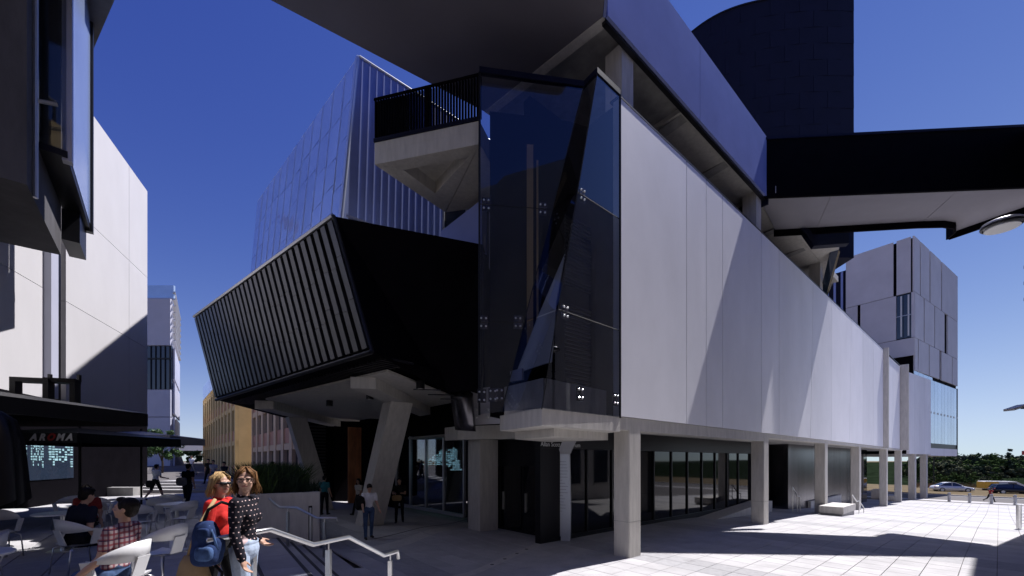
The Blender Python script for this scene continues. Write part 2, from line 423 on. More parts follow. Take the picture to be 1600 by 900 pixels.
# planter
pt = thing('planter', QR(.9, 14, .4), 'long concrete planter wall at the top of the steps', 'planter')
m = MB(); m.para(QR(.70, 11.78, .2), QD * 1.66, RD * .22, UZ * 1.70); obj('front_wall', m, M['conc'], pt)
m = MB(); m.para(QR(2.14, 12.003, .2), QD * .22, RD * 6, UZ * 1.70); obj('side_wall', m, M['conc'], pt)
m = MB(); m.para(QR(.70, 12.003, .2), QD * .22, RD * 6, UZ * 1.70); obj('side_wall', m, M['conc'], pt)
m = MB(); m.para(QR(.93, 12.003, .2), QD * 1.2, RD * 5.9, UZ * 1.5); obj('soil', m, M['earth'], pt)
m = MB(); m.para(QR(2.08, 11.768, .6), QD * .09, RD * .03, UZ * .95); o = obj('slot_light', m, M['blackpaint'], pt)
m = MB(); m.para(QR(2.10, 11.762, .65), QD * .05, RD * .01, UZ * .85); obj('lens', m, M['lamp'], o)
m = MB(); m.para(QR(2.352, 11.765, .22), QD * .012, RD * .02, UZ * 1.69); obj('joint_strip', m, M['nosing'], pt)
def grassy(loc, rad, h, n, mname, label, group):
    rng = random.Random(int(loc[0] * 100)); g = MB()
    for _ in range(n):
        a = rng.uniform(0, 2 * PI); rr = rad * math.sqrt(rng.random()); p = Vector((loc[0] + rr * math.cos(a), loc[1] + rr * math.sin(a), loc[2]))
        hh = h * rng.uniform(.5, 1.1); le = Vector((rng.gauss(0, .3), rng.gauss(0, .3), 0)) * hh
        wd = Vector((-math.sin(a * 3), math.cos(a * 3), 0)) * .012
        p1 = p + le * .3 + UZ * hh * .6; p2 = p + le + UZ * hh
        g.add([p - wd, p + wd, p1 + wd, p1 - wd, p2], [(0, 1, 2, 3), (3, 2, 4)])
    o = obj('blade_foliage', g, M[mname], None); o.name = 'ornamental_grass'
    return tag(o, label, 'plant', group)
for i, (q, r) in enumerate([(1.05, 12.4), (1.3, 12.9), (1.55, 12.4), (1.8, 12.7), (2.0, 12.35), (1.1, 13.5), (1.5, 13.7), (1.85, 13.6), (1.15, 14.8), (1.6, 15.0), (1.9, 15.6)]):
    grassy(QR(q, r, 1.68), .42, .95 if i not in (4,) else .55, 620, 'leafd' if i % 3 else 'leaf', 'dark green strappy clump growing in the concrete planter', 'clumps in the concrete planter')

# street, kerbs
def strip(name, s0, s1, d0, d1, z, m, label, th=.02):
    mb = MB()
    mb.para(W(s0, d0, z - th), DW * (s1 - s0), DN * (d1 - d0), UZ * th)
    return tag(obj(name, mb, m), label, kind='structure')
road = strip('road', 60.3, 72, -90, 90, -2.06, M['asphalt'], 'asphalt street beyond the bollards', .4)
strip('pavement', 55.5, 59.9, -90, 60, -1.90, M['paver'], 'pale footpath along the near kerb', .3)
k1 = strip('kerb', 59.9, 60.3, -90, 60, -1.90, M['kerb'], 'concrete kerb of the street', .5)
strip('verge', 72.3, 330, -200, 200, -1.98, M['earth'], 'dry ground across the street', .5)
strip('kerb', 72, 72.3, -90, 90, -1.93, M['kerb'], 'concrete kerb on the far side', .5)
for i in range(16):
    m = MB(); m.para(W(66, -70 + i * 7, -2.056), DW * .12, DN * 3, UZ * .004); obj('lane_marking', m, M['white'], road)
# ------------------------------------------------------------------ auditorium building (long precast wall on columns)
aud = thing('auditorium_building', W(0, 0, 0), 'long pale precast wall raised on concrete columns under a blue fascia and dark roof slab', 'building')
WT, WB = 12.5, 3.92
JS = [0, 3.7, 5.1, 6.43, 10.3, 12.5, 17.7, 21.9, 26.8, 30.8, 34.9, 39.3]
for i in range(len(JS) - 1):
    a, b = JS[i], JS[i + 1]; m = MB(); g = .02
    sk = {5: .25, 7: .3}.get(i, 0); sk0 = {6: .25, 8: .3}.get(i, 0)
    m.prism([W(a + g + sk0, 0, WT), W(b - g + sk, 0, WT), W(b - g - sk, 0, WB), W(a + g - sk0, 0, WB)], DN * .22)
    obj('wall_panel', m, M['panel'], aud)
for a, b in ((39.65, 49.2), ):
    m = MB(); wbox(m, a, a + 4.7, 0.05, .25, WB, WT - .05); obj('wall_panel', m, M['panel'], aud)
    m = MB(); wbox(m, a + 4.72, b, 0.05, .25, WB, WT - .05); obj('wall_panel', m, M['panel'], aud)
for s, dd in ((39.3, .34), (49.3, .59)):
    m = MB(); wbox(m, s, s + .32, -dd, .3, WB - .15, WT + .12); obj('wall_fin', m, M['conc'], aud)
m = MB(); wbox(m, .05, 49.5, .24, 13, WB + .03, WT - .08); obj('inner_core', m, M['black'], aud)
m = MB(); wbox(m, -.02, 49, -.012, .3, WT + .002, WT + .05); obj('parapet_cap', m, M['blackpaint'], aud)
# beams, soffit, columns
m = MB(); wbox(m, -.25, 11.25, .03, .6, 3.56, WB - .015); obj('edge_beam', m, M['conc'], aud)
m = MB(); wbox(m, 11.25, 51, .04, .5, 3.72, WB - .015); obj('edge_beam', m, M['conc'], aud)
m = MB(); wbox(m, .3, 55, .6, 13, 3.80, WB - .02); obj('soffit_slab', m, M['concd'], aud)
def column(x_s, d0=.035, size=(.58, .53), ztop=3.57, mb_z=None):
    p = W(x_s, d0); zb = zg(p.x, p.y) - .1
    m = MB(); k = .025; a, b = size
    pts = [(k, 0), (a - k, 0), (a, k), (a, b - k), (a - k, b), (k, b), (0, b - k), (0, k)]
    m.prism([W(x_s + u, d0 + v, zb) for u, v in pts], UZ * (ztop - zb))
    return obj('column', m, M['conc'], aud)
for s in (.51, 10.7, 20.55, 29.85, 41.3, 49.9): column(s, ztop=3.57 if s < 11 else 3.73)
for s in (.51, 10.7):
    m = MB(); p = W(s, 0); z = zg(p.x, p.y) + 1.0
    m.para(W(s - .002, .033, z), DW * .584, DN * .534, UZ * .006); obj('pour_joint', m, M['nosing'], aud)
# turned end of the wall
TO = Vector((44.9, 47.1, 0)); TD = Vector((.838, .5457, 0)); TN = Vector((-.5457, .838, 0))
def T(t, d, z=0): return TO + TD * t + TN * d + UZ * z
def tbox(mb, t0, t1, d0, d1, z0, z1): return mb.para(T(t0, d0, z0), TD * (t1 - t0), TN * (d1 - d0), UZ * (z1 - z0))
tj = [.3, 2.2, 4.2, 6.3, 8.75]
for a, b in zip(tj, tj[1:]):
    m = MB(); tbox(m, a, b - .03, 0, .25, 3.45, 12.7); obj('wall_panel', m, M['panel'], aud)
m = MB(); tbox(m, 8.75, 21.8, .005, .25, 3.3, 4.25); obj('wall_panel', m, M['panel'], aud)
m = MB(); tbox(m, .2, 21.7, .26, 9, 3.5, 12.6); obj('inner_core', m, M['black'], aud)
for i in range(8):
    a = 8.8 + i * 1.6; m = MB(); tbox(m, a + .03, a + 1.57, .02, .06, 4.85, 12.75); o = obj('glass_pane', m, M['palepane'], aud)
    for z in (8.7,):
        for e_ in (.12, 1.42):
            m = MB(); tbox(m, a + e_ - .04, a + e_ + .1, -.03, .02, z - .12, z + .12); obj('clamp', m, M['steel'], o)
m = MB(); tbox(m, 8.75, 21.8, .06, .25, 4.25, 4.85); obj('louvre_band', m, M['blackpaint'], aud)
m = MB(); tbox(m, 21.65, 21.85, -.03, 9, 3.3, 12.85); obj('edge_trim', m, M['blackpaint'], aud)
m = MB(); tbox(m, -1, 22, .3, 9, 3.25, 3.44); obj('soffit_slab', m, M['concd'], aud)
for t in (2.4, 6.95):
    p = T(t, .03); m = MB(); tbox(m, t, t + .6, .03, .6, zg(p.x, p.y) - .2, 3.5); obj('column', m, M['conc'], aud)

# ground floor set back: black frames and dark glass
m = MB(); wbox(m, 0, 20.4, 3.03, 3.3, 3.12, 3.81); obj('black_fascia', m, M['blackpaint'], aud)
m = MB(); wbox(m, 0.02, .9, 3.06, 3.3, -.2, 3.12); obj('black_panel', m, M['blackpaint'], aud)
m = MB(); wbox(m, 1.0, 20.3, 3.6, 3.7, -.6, 3.2); obj('dark_lining', m, M['black'], aud)
cur = .92; wd = 1.5; n = 0
while cur < 17.3:
    m = MB(); wbox(m, cur + .03, cur + wd - .03, 3.12, 3.15, .12 - (.9 if cur > 9 else 0), 3.11); obj('glass_pane', m, M['blackgl'], aud)
    m = MB(); wbox(m, cur - .03, cur + .03, 3.06, 3.2, -.4, 3.12); obj('mullion', m, M['blackpaint'], aud)
    cur += wd
m = MB(); wbox(m, .9, 17.4, 3.05, 3.25, -.6, .14); obj('base_rail', m, M['blackpaint'], aud)
m = MB(); wbox(m, 20.3, 20.6, 3, 9, -.6, 3.8); obj('black_panel', m, M['black'], aud)
m = MB(); wbox(m, 17.4, 21, 8, 8.2, -.6, 3.8); obj('black_panel', m, M['black'], aud)
# ramp rising along the glass
m = MB(); m.prism([W(7.4, 2.1, -.3), W(18.3, 2.1, -.9), W(18.3, 2.1, .32), W(17.2, 2.1, .32)], DN * .9); obj('ramp', m, M['conc'], aud)
# steel sheet wall beyond
for i, s in enumerate(np.arange(22.4, 38, 1.95)):
    m = MB(); wbox(m, s + .008, s + 1.94, 2.4, 2.46, -1.6, 3.8); obj('steel_sheet', m, M['darksteel'], aud)
m = MB(); wbox(m, 22.4, 48, 2.5, 3, -2, 3.8); obj('dark_lining', m, M['black'], aud)
m = MB(); wbox(m, 26.5, 35.5, 2.2, 2.38, -1.8, -.25); obj('low_wall', m, M['conc'], aud)
for i, s in enumerate((38.3, 40.6, 42.9, 45.2)):
    m = MB(); wbox(m, s + .05, s + 2.2, 2.4, 2.45, -1.9, 3.6); obj('glass_pane', m, M['blackgl'], aud)
m = MB(); wbox(m, 22.2, 22.41, 2.4, 8, -1.2, 3.8); obj('steel_sheet', m, M['darksteel'], aud)
# door wall running inwards, lobby
m = MB(); wbox(m, .95, 1.2, 3.31, 8.6, -.2, 3.81)
obj('black_panel', m, M['blackpaint'], aud)
for d in (3.7, 5.0, 6.3):
    m = MB(); wbox(m, .90, .948, d, d + 1.15, .12, 2.5); dpart = obj('entrance_door', m, M['blackgl'], aud)
    m = MB(); wbox(m, .85, .90, d + 1.0, d + 1.04, .8, 1.5); obj('handle', m, M['steel'], dpart)
LOBS = .8
d = 8.6
while d < 15.4:
    m = MB(); wbox(m, LOBS - .01, LOBS + .01, d + .05, d + 1.65, .36, 4.35); obj('lobby_pane', m, M['lobby'], aud)
    m = MB(); wbox(m, LOBS - .06, LOBS + .06, d - .05, d + .05, .28, 4.4); obj('lobby_mullion', m, M['alu'], aud)
    d += 1.7
m = MB(); wbox(m, LOBS - .07, LOBS + .07, 8.6, 15.4, 4.38, 4.5); obj('lobby_rail', m, M['alu'], aud)
m = MB(); wbox(m, LOBS - .07, LOBS + .07, 8.6, 15.4, .2, .34); obj('lobby_rail', m, M['alu'], aud)
m = MB(); wbox(m, LOBS - .02, LOBS + .1, 8.6, 15.4, 4.505, 5.6); obj('white_band', m, M['tower'], aud)
m = MB(); wbox(m, LOBS + 5, LOBS + 5.1, 8.6, 16, .1, 5.5); obj('dark_lining', m, M['black'], aud)
m = MB(); wbox(m, LOBS + .15, LOBS + 5, 15.45, 15.55, .1, 5.5); obj('dark_lining', m, M['black'], aud)
m = MB(); wbox(m, LOBS + .15, LOBS + 5, 8.5, 15.5, 4.6, 4.7); obj('dark_lining', m, M['black'], aud)
# entry floor in front of the lobby is the plaza itself.  back wall under the black box
m = MB(); m.para(W(LOBS, 15.4, 0), DN * 1.6, DW * .3, UZ * 5.4); obj('black_panel', m, M['black'], aud)
m = MB(); m.para(W(-.8, 18.5, .1), DW * .78, DN * .1, UZ * 4.6); obj('copper_panel', m, M['copper'], aud)
m = MB(); m.para(W(-1.15, 19.9, .1), DW * 1.7, DN * .1, UZ * 5.1); obj('black_panel', m, M['black'], aud)
m = MB(); m.para(W(-.02, 17.2, .1), DW * .9, DN * 1.6, UZ * 5.1); obj('black_panel', m, M['black'], aud)
lg = MB(); lg.para(W(-3.0, 20.2, .1), DW * 2.45, DN * .1, UZ * 4.9); lp = obj('louvre_screen', lg, M['black'], aud)
for i in range(24):
    m = MB(); m.para(W(-2.95, 20.12, .35 + i * .19), DW * 1.35, DN * .06, UZ * .09); obj('slat', m, M['rib'], lp)
# inner big column with cross beam
C1 = Vector((-1.22, 15.8, 0))
m = MB(); m.para(C1 + UZ * -.1, DW * .88, DN * .78, UZ * 3.62); obj('column', m, M['conc'], aud)
m = MB(); m.para(Vector((-2.05, 15.62, 3.5)), Vector((3.3, -1.3, 0)), DN * .9, UZ * .5); obj('cross_beam', m, M['conc'], aud)
# white glass-clamped panels behind the corner
m = MB(); m.para(at(738, 664, 14.4) , Vector((1.6, -.9, 0)), DN * .1, UZ * 1.25); wp = obj('white_band', m, M['tower'], aud)
for i in range(2):
    for j in range(2):
        m = MB(); m.ell(at(744 + 18 * i, 640 + 12 * j, 14.2 - .2 * i), (.05, .05, .05), None, 8, 6); obj('bolt', m, M['steel'], wp)

# corner ledge below the glass bay
LA, LB, LC = W(-2.95, -.02), W(.0, -.02), Vector((-.32, 10.95, 0))
m = MB(); m.prism([LA + UZ * 3.50, LB + UZ * 3.50, W(.3, .6, 3.5), Vector((1.2, 13.2, 3.5)), LC + UZ * 3.5], UZ * .40); obj('corner_ledge', m, M['conc'], aud)
m = MB(); m.prism([LA + Vector((.35, .75, 3.3)), LB + Vector((-.3, .5, 3.3)), W(.3, .6, 3.3), Vector((1.2, 13.2, 3.3)), LC + Vector((.4, .4, 3.3))], UZ * .198); obj('ledge_haunch', m, M['conc'], aud)

# ------------------------------------------------------------------ corner glass bay
bay = thing('glass_bay', W(-1.2, .6, 3.9), 'tall faceted dark glass bay at the corner of the precast wall', 'glass bay')
zt, zb = 12.52, 3.86
TL, BL = Vector((-.82, 10.5, zt)), Vector((-.82, 10.45, zb))
B_, R_ = Vector((1.88, 10.9, zt)), W(-1.0, -.03, zt); C_ = W(-2.98, -.05, zb)
RT, RB = W(-.02, -.03, zt), W(-.02, -.03, zb)
def lerp(a, b, t): return a + (b - a) * t
def pane(name, pts, thick=.015, mt='bay'):
    P0 = [Vector(p) for p in pts]; n = (P0[1] - P0[0]).cross(P0[2] - P0[0]).normalized()
    if n.y < 0: n = -n
    m = MB(); m.add(P0, [tuple(range(len(P0)))]); return obj(name, m, M[mt], bay)
# three tiers of panes on each face
lv_ = [0, .355, .70, 1.0]
fz = [0, .27, .615, 1.0]
C2 = Vector((-.27, 10.58, 3.95))
for i in range(3):
    a, b = fz[i] + .002, fz[i + 1] - .002
    l0, l1 = lerp(BL, TL, a), lerp(BL, TL, b); c0, c1 = lerp(C2, B_, a), lerp(C2, B_, b); r0, r1 = lerp(C_, R_, a), lerp(C_, R_, b)
    e0, e1 = lerp(RB, RT, a), lerp(RB, RT, b)
    pane('glass_pane', [l0, c0, c1, l1])
    pane('glass_pane', [c0, r0, r1, c1])
    pane('glass_pane', [r0, e0, e1, r1])
for a in fz[1:3]:
    for (p, q) in ((lerp(BL, TL, a), lerp(C2, B_, a)), (lerp(C_, R_, a), lerp(RB, RT, a))):
        m = MB(); m.tube([p, q], .012, 6); obj('joint_seal', m, M['rubber'], bay)
m = MB()
for p, q in ((TL, B_), (B_, R_), (R_, RT)):
    m.para(p + Vector((0, -.04, -.02)), q - p, Vector((0, .12, 0)), UZ * .14)
obj('head_cap', m, M['navyd'], bay)
for p, q in ((BL, TL), (RB, RT)):
    m = MB(); m.tube([p, q], .03, 6); obj('edge_seal', m, M['blackpaint'], bay)
for p, q in ((C2, B_), (C_, R_)):
    m = MB(); m.tube([p, q], .014, 6); obj('edge_seal', m, M['rubber'], bay)
def spider(p, n):
    n = Vector(n).normalized(); x = Vector((n.y, -n.x, 0)).normalized()
    m = MB(); m.para(p - x * .11 - UZ * .17 - n * .02, x * .22, UZ * .34, n * .02); o = obj('clamp_plate', m, M['darksteel'], bay)
    for i in (-1, 1):
        for j in (-1, 1):
            m = MB(); m.ell(p + x * .06 * i + UZ * .10 * j + n * .02, (.027, .027, .027), None, 8, 6); obj('bolt', m, M['steel'], o)
nl = Vector((.15, -1, 0)); nr = -DN
for a in (.055, .27, .615):
    spider(lerp(lerp(BL, TL, a), lerp(C2, B_, a), .09), nl)
    spider(lerp(lerp(BL, TL, a), lerp(C2, B_, a), .86 if a > .1 else .5), nl)
    spider(lerp(lerp(C_, R_, a), lerp(RB, RT, a), .10 if a > .1 else .42), nr)
spider(lerp(lerp(C_, R_, .055), lerp(RB, RT, .055), .93), nr)
spider(lerp(lerp(BL, TL, .055), lerp(C2, B_, .055), .75), nl)
# interior: concrete upstand, dark plant core with louvres
ui = [Vector((-.2, 10.75, 0)), Vector((.72, 9.55, 0)), W(-.15, .32)]
m = MB()
for p, q in zip(ui, ui[1:]):
    m.para(p + UZ * 3.9, q - p, DN * .14 if p is ui[1] else Vector((.05, .14, 0)), UZ * .72)
obj('concrete_upstand', m, M['conc'], bay)
m = MB(); m.prism([Vector((-.6, 11.3, 3.91)), Vector((1.5, 11.62, 3.91)), W(-.1, .95, 3.91), W(.04, 2.5, 3.91), Vector((.2, 13, 3.91))], UZ * 8.3); core = obj('dark_core', m, M['black'], bay)
for blk in ((4.75, 6.9), (7.4, 9.2)):
    z = blk[0]
    while z < blk[1]:
        m = MB(); m.para(W(-1.25, .80, z), DW * 1.05, DN * .06, UZ * .05); obj('louvre', m, M['blackpaint'], core); z += .1
m = MB(); m.para(Vector((-.05, 10.75, 4.75)), Vector((.3, -.36, 0)), Vector((.05, .1, 0)), UZ * .28); obj('small_plate', m, M['tower'], bay)
m = MB(); m.prism([at(884, 392, 11.15), at(869, 472, 10.75), at(862, 565, 10.3), at(806, 583, 10.85), at(838, 500, 11.0)], Vector((.02, .05, 0))); obj('shard_reflection', m, M['white'], bay)  # added pale plate imitating the bright reflection in the folded glass
m = MB(); m.para(Vector((.40, 11.15, 5.6)), Vector((.17, .02, 0)), Vector((0, .12, 0)), UZ * 5.6); obj('pier_reflection', m, M['yellow'], bay)  # added ochre bars imitating a pier mirrored in the bay glass
m = MB(); m.para(Vector((.66, 11.18, 5.6)), Vector((.05, .01, 0)), Vector((0, .1, 0)), UZ * 5.2); obj('pier_reflection', m, M['yellow'], bay)

# ------------------------------------------------------------------ roof slab + fascia
FB, FT = 14.3, 16.9
jf = [-.55, 4.6, 10.95]
for a, b in zip(jf, jf[1:]):
    m = MB(); wbox(m, a + .012, b - .012, -.02, .06, FB, FT); obj('fascia_panel', m, M['navy'], aud)
m = MB(); wbox(m, 10.95, 11.05, -.03, 1.2, FB - .3, FT + .02); obj('fascia_return', m, M['navyd'], aud)
m = MB(); wbox(m, -.5, 11, .062, .2, FB - .08, FB + .3); obj('drip_edge', m, M['blackpaint'], aud)
# dark soffit to the side of the slab, concrete soffit along the fascia
E1 = at(420, 0, 10.46); E2 = at(750, 172, 13.75); ed = Vector((.838, .5457, 0))
E0 = E1 - ed * 9; E3 = E1 + ed * 14
fr = W(-13.4, .2); 
z0 = FB + .02
def flat(pts, z): return [Vector((p.x, p.y, z)) for p in pts]
S1, S2 = at(925, 15, 10.7), at(815, 120, 12.55); sdv = (S2 - S1); sdv.z = 0
Sa, Sb = W(-.60, .10), Vector((-.92, 13.83, 0))
NF = Vector((2.15, 8.7, 0)); NG = W(-4.6, .1)      # unseen near edge of the slab, flared to cast shade on the seated man
NH = W(-13.4, .1)
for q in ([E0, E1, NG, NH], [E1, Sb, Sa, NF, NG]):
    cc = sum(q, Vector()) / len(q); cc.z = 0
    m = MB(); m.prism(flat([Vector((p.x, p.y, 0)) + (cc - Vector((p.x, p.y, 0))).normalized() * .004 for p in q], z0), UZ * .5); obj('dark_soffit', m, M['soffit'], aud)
m = MB(); m.prism(flat([Sa, Sb, W(4, 6), W(4, .2)], z0 + .25), UZ * .4); obj('concrete_soffit', m, M['concd'], aud)
m = MB(); m.prism(flat([Sa, Sb, Sb + Vector((.22, .18, 0)), Sa + Vector((.22, .18, 0))], z0 - .01), UZ * .255); obj('soffit_beam', m, M['conc'], aud)
for a_, b_ in ((Sa, NF), (NF, NG), (NG, NH), (NH, E0)):
    n_ = Vector(((b_ - a_).y, -(b_ - a_).x, 0)).normalized() * .08
    m = MB(); m.para(Vector((a_.x, a_.y, FB)), Vector((b_.x - a_.x, b_.y - a_.y, 0)), -n_, UZ * (FT - FB)); obj('fascia_panel', m, M['navy'], aud)
m = MB(); m.prism(flat([W(3.9, .21), W(24.5, .21), W(24.5, 4.4), W(3.9, 6)], FB + .12), UZ * .35); obj('terrace_soffit', m, M['conc'], aud)
for s in (4.0, 7.4, 10.8, 14.2, 17.6):
    m = MB(); m.prism([W(s, .25, FB + .13), W(s + .45, .25, FB + .13), W(s + .45, 3.2, FB - .15), W(s, 3.2, FB - .15)], UZ * .1); obj('soffit_beam', m, M['concd'], aud)
m = MB(); wbox(m, -.3, 26, 3.2, 3.5, WT - .1, FB + .2); obj('dark_lining', m, M['black'], aud)
m = MB(); wbox(m, -.5, 11, .25, 5, FT - .25, FT - .1); obj('roof_deck', m, M['concd'], aud)
for s in (.42, 10.35, 20.3):
    m = MB(); wbox(m, s, s + .56, .22, .78, WT - .1, FB + .12); obj('upper_column', m, M['conc'], aud)
m = MB(); m.prism([W(24.5, .5, FB + .12), W(26.3, 1.2, FB - .1), W(26.3, 4, FB - .1), W(24.5, 4, FB + .12)], UZ * .4); obj('terrace_soffit', m, M['concd'], aud)
m = MB(); m.prism(flat([W(11.1, .19), W(11.1, -.3), W(15.5, -.5), W(19.2, -.9), W(21.5, .19)], FB + .11), UZ * .3); obj('terrace_soffit', m, M['conc'], aud)
m = MB(); m.prism([W(19.3, -.85, FB + .1), W(19.3, -.45, FB + .1), W(21.6, .6, WT + .2), W(21.6, .25, WT + .2)], DW * .35); obj('slanted_glazing', m, M['winpane'], aud)
for i in range(5):
    m = MB(); wbox(m, 26.6 + i * 1.1, 26.7 + i * 1.1, 3.0, 3.2, WT - .1, FB - .2); obj('upper_mullion', m, M['bluemetal'], aud)
    m = MB(); wbox(m, 26.72 + i * 1.1, 27.58 + i * 1.1, 3.1, 3.2, WT - .1, FB - .2); obj('upper_pane', m, M['bluepane'], aud)

# lettering on the black fascia
tx = textmesh('lettering', 'Allan Scott Auditorium', .21, frame_mtx(W(.98, 3.02, 3.25), DW, UZ), M['white'], aud)
# ------------------------------------------------------------------ footbridge
br = thing('footbridge', (16, 19, FB), 'black sided footbridge with a pale soffit crossing overhead from the blue fascia', 'footbridge')
N1, N2, N3 = Vector((10.9, 18.35, 0)), Vector((21.7, 17.65, 0)), Vector((24.4, 17.45, 0))
F1, F2, F4 = Vector((13.2, 20.9, 0)), Vector((19.7, 20.15, 0)), Vector((23.5, 18.85, 0))
curve = [F2, Vector((20.9, 20.1, 0)), Vector((21.6, 20.25, 0)), Vector((22.0, 20.6, 0)), Vector((22.3, 21.25, 0))]
outline = [N1, N2, N3, F4] + curve[::-1] + [F1]
m = MB(); m.prism(flat(outline, FB + .03), UZ * .3); obj('deck', m, M['concd'], br)
cuts = [(N1, F1), (N1.lerp(N2, .28), F1.lerp(F2, .30)), (N1.lerp(N2, .76), F2.lerp(curve[1], .2)), (N3, F4)]
polys = [[cuts[0][0], cuts[1][0], cuts[1][1], cuts[0][1]], [cuts[1][0], cuts[2][0], cuts[2][1], F2, cuts[1][1]], [cuts[2][0], N2, N3, F4, curve[4], curve[3], curve[2], curve[1], cuts[2][1]]]
for p in polys:
    cc = sum(p, Vector()) / len(p)
    q = [a + (cc - a).normalized() * .012 for a in p]
    m = MB(); m.prism(flat(q, FB), UZ * .028); obj('soffit_panel', m, M['bsoffit'], br)
def wallstrip(pts, z0, z1, th, name, mt, par):
    for a, b in zip(pts, pts[1:]):
        n = Vector((-(b - a).y, (b - a).x, 0)).normalized() * th
        m = MB(); m.para(a + UZ * z0, b - a, n, UZ * (z1 - z0)); obj(name, m, M[mt], par)
nb = [N1, N1.lerp(N2, .33), N1.lerp(N2, .66), N2, N3]
wallstrip(nb, FB - .06, FT - .15, -.12, 'side_panel', 'black', br)
wallstrip([N1 + Vector((0, -.02, 0)), N2 + Vector((0, -.02, 0)), N3], FT - .15, FT - .05, -.16, 'handrail_cap', 'navyd', br)
wallstrip([F1] + curve + [F4], FB - .30, FT - .4, .1, 'side_panel', 'black', br)
m = MB(); m.prism([at(1253, 357, 20.6), at(1327, 360, 21.3), at(1327, 380, 21.3), at(1272, 384, 20.6)], Vector((.1, .35, 0))); obj('landing_beam', m, M['navyd'], br)

# ------------------------------------------------------------------ curved dark tower
dt = thing('curved_tower', (16, 26, 12.5), 'tall curved dark navy shingle-clad tower rising behind the blue fascia', 'tower')
plan = [(9.0, 33.5), (9.6, 30.5), (10.3, 28.2), (11.4, 26.6), (12.4, 25.65), (13.6, 25.05), (15.2, 24.65), (17.0, 24.4), (18.6, 24.35), (20.05, 24.4)]
dense = []
for i in range(len(plan) - 1):
    p0, p1, p2, p3 = [Vector((*plan[max(0, min(len(plan) - 1, j))], 0)) for j in (i - 1, i, i + 1, i + 2)]
    for k in range(4):
        t = k / 4; dense.append(.5 * ((2 * p1) + (p2 - p0) * t + (2 * p0 - 5 * p1 + 4 * p2 - p3) * t * t + (3 * p1 - p0 - 3 * p2 + p3) * t ** 3))
dense.append(Vector((*plan[-1], 0)))
ZT, ZB = 30.0, 14.6
m = MB(); body = dense + [Vector((20.5, 33.5, 0))]
m.prism([Vector((p.x, p.y, ZB)) for p in body], UZ * (ZT - ZB)); obj('core_wall', m, M['navyd'], dt)
seg = [0.]
for a, b in zip(dense, dense[1:]): seg.append(seg[-1] + (b - a).length)
def along(u):
    for i in range(len(seg) - 1):
        if u <= seg[i + 1]: return dense[i].lerp(dense[i + 1], (u - seg[i]) / (seg[i + 1] - seg[i]))
    return dense[-1]
rowh = .95; nrow = 14
for j in range(nrow):
    z = 16.7 + j * rowh; u = seg[-1] - (0 if j % 2 else .8)
    first = True
    while u > 3.5:
        u0 = max(0, u - 1.6); a, b = along(u), along(u0); u = u0
        t = (b - a).normalized(); n = Vector((-t.y, t.x, 0)); n = n if n.y < 0 else -n
        m = MB(); a2, b2 = a + t * .012, b - t * .012
        zz = min(z + rowh, ZT)
        m.prism([a2 + n * .024 + UZ * z, b2 + n * .024 + UZ * z, b2 + n * .015 + UZ * zz, a2 + n * .015 + UZ * zz], -n * .012); obj('shingle', m, M['navyd'], dt)
m = MB()
for a, b in zip(dense, dense[1:]): m.para(a + Vector((0, -.06, ZT)), b - a, Vector((.03, .2, 0)), UZ * .08)
obj('coping', m, M['blackpaint'], dt)

# ------------------------------------------------------------------ black ribbed box
bb = thing('black_box', (-5, 14, 4.7), 'black cantilevered box with ribbed zinc front face above the slanted columns', 'building')
T2, T1, B2, B1 = Vector((-4.56, 10.7, 9.0)), Vector((-13.85, 18.2, 9.0)), Vector((-3.3, 9.9, 5.3)), Vector((-12.6, 17.8, 5.3))
T3, Q1, Q2 = Vector((-.84, 12.0, 8.95)), Vector((-1.9, 12.3, 4.72)), Vector((-.9, 12.3, 4.85))
S = Vector((-14.2, 30, 5.2)); ST = Vector((-15.4, 30, 9.0)); Rb = Vector((-1.5, 24, 5.3)); RT_ = Vector((0, 24, 9))
m = MB(); V = [T1, T2, T3, B1, B2, Q1, Q2, S, ST, Rb, RT_, Vector((-1.95, 12.35, 5.32))]
m.add(V, [(0, 3, 4, 1), (1, 4, 5, 2), (2, 5, 6), (3, 7, 9, 11, 4)[::-1], (4, 11, 5), (5, 11, 9, 6)[::-1], (0, 1, 2, 10, 8), (0, 8, 7, 3), (2, 6, 9, 10), (8, 10, 9, 7)])
obj('shell', m, M['black'], bb)
# ribbed face, ribs as separate strips
nrib = 31; fn = (B2 - T2).cross(T1 - T2).normalized()
if fn.dot(Vector((-1, -1, 0))) < 0: fn = -fn
ins = .025
for i in range(nrib):
    t0 = (i + .12) / nrib; t1 = (i + .68) / nrib
    a, b = T2.lerp(T1, t0), T2.lerp(T1, t1); c, d_ = B2.lerp(B1, t1), B2.lerp(B1, t0)
    dn = .035
    P_ = [a.lerp(d_, dn), b.lerp(c, dn), c.lerp(b, ins), d_.lerp(a, ins)]
    # each rib is three stacked sheets with lapped joints
    off = random.uniform(-.06, .06); jz = [0, .33 + off, .67 + off, 1]
    for k in range(3):
        q = [P_[0].lerp(P_[3], jz[k] + .002), P_[1].lerp(P_[2], jz[k] + .002), P_[1].lerp(P_[2], jz[k + 1] - .002), P_[0].lerp(P_[3], jz[k + 1] - .002)]
        m = MB(); m.prism([v + fn * .004 for v in q], fn * (.095 + .006 * k)); obj('rib', m, M['rib'], bb)
for a, b in ((T2, T1), (B2, B1)):
    m = MB(); m.tube([a + fn * .05, b + fn * .05], .06, 6); obj('edge_trim', m, M['alu'] if a is T2 else M['blackpaint'], bb)
m = MB(); m.tube([T2 + fn * .03, B2 + fn * .03], .05, 6); obj('edge_trim', m, M['blackpaint'], bb)
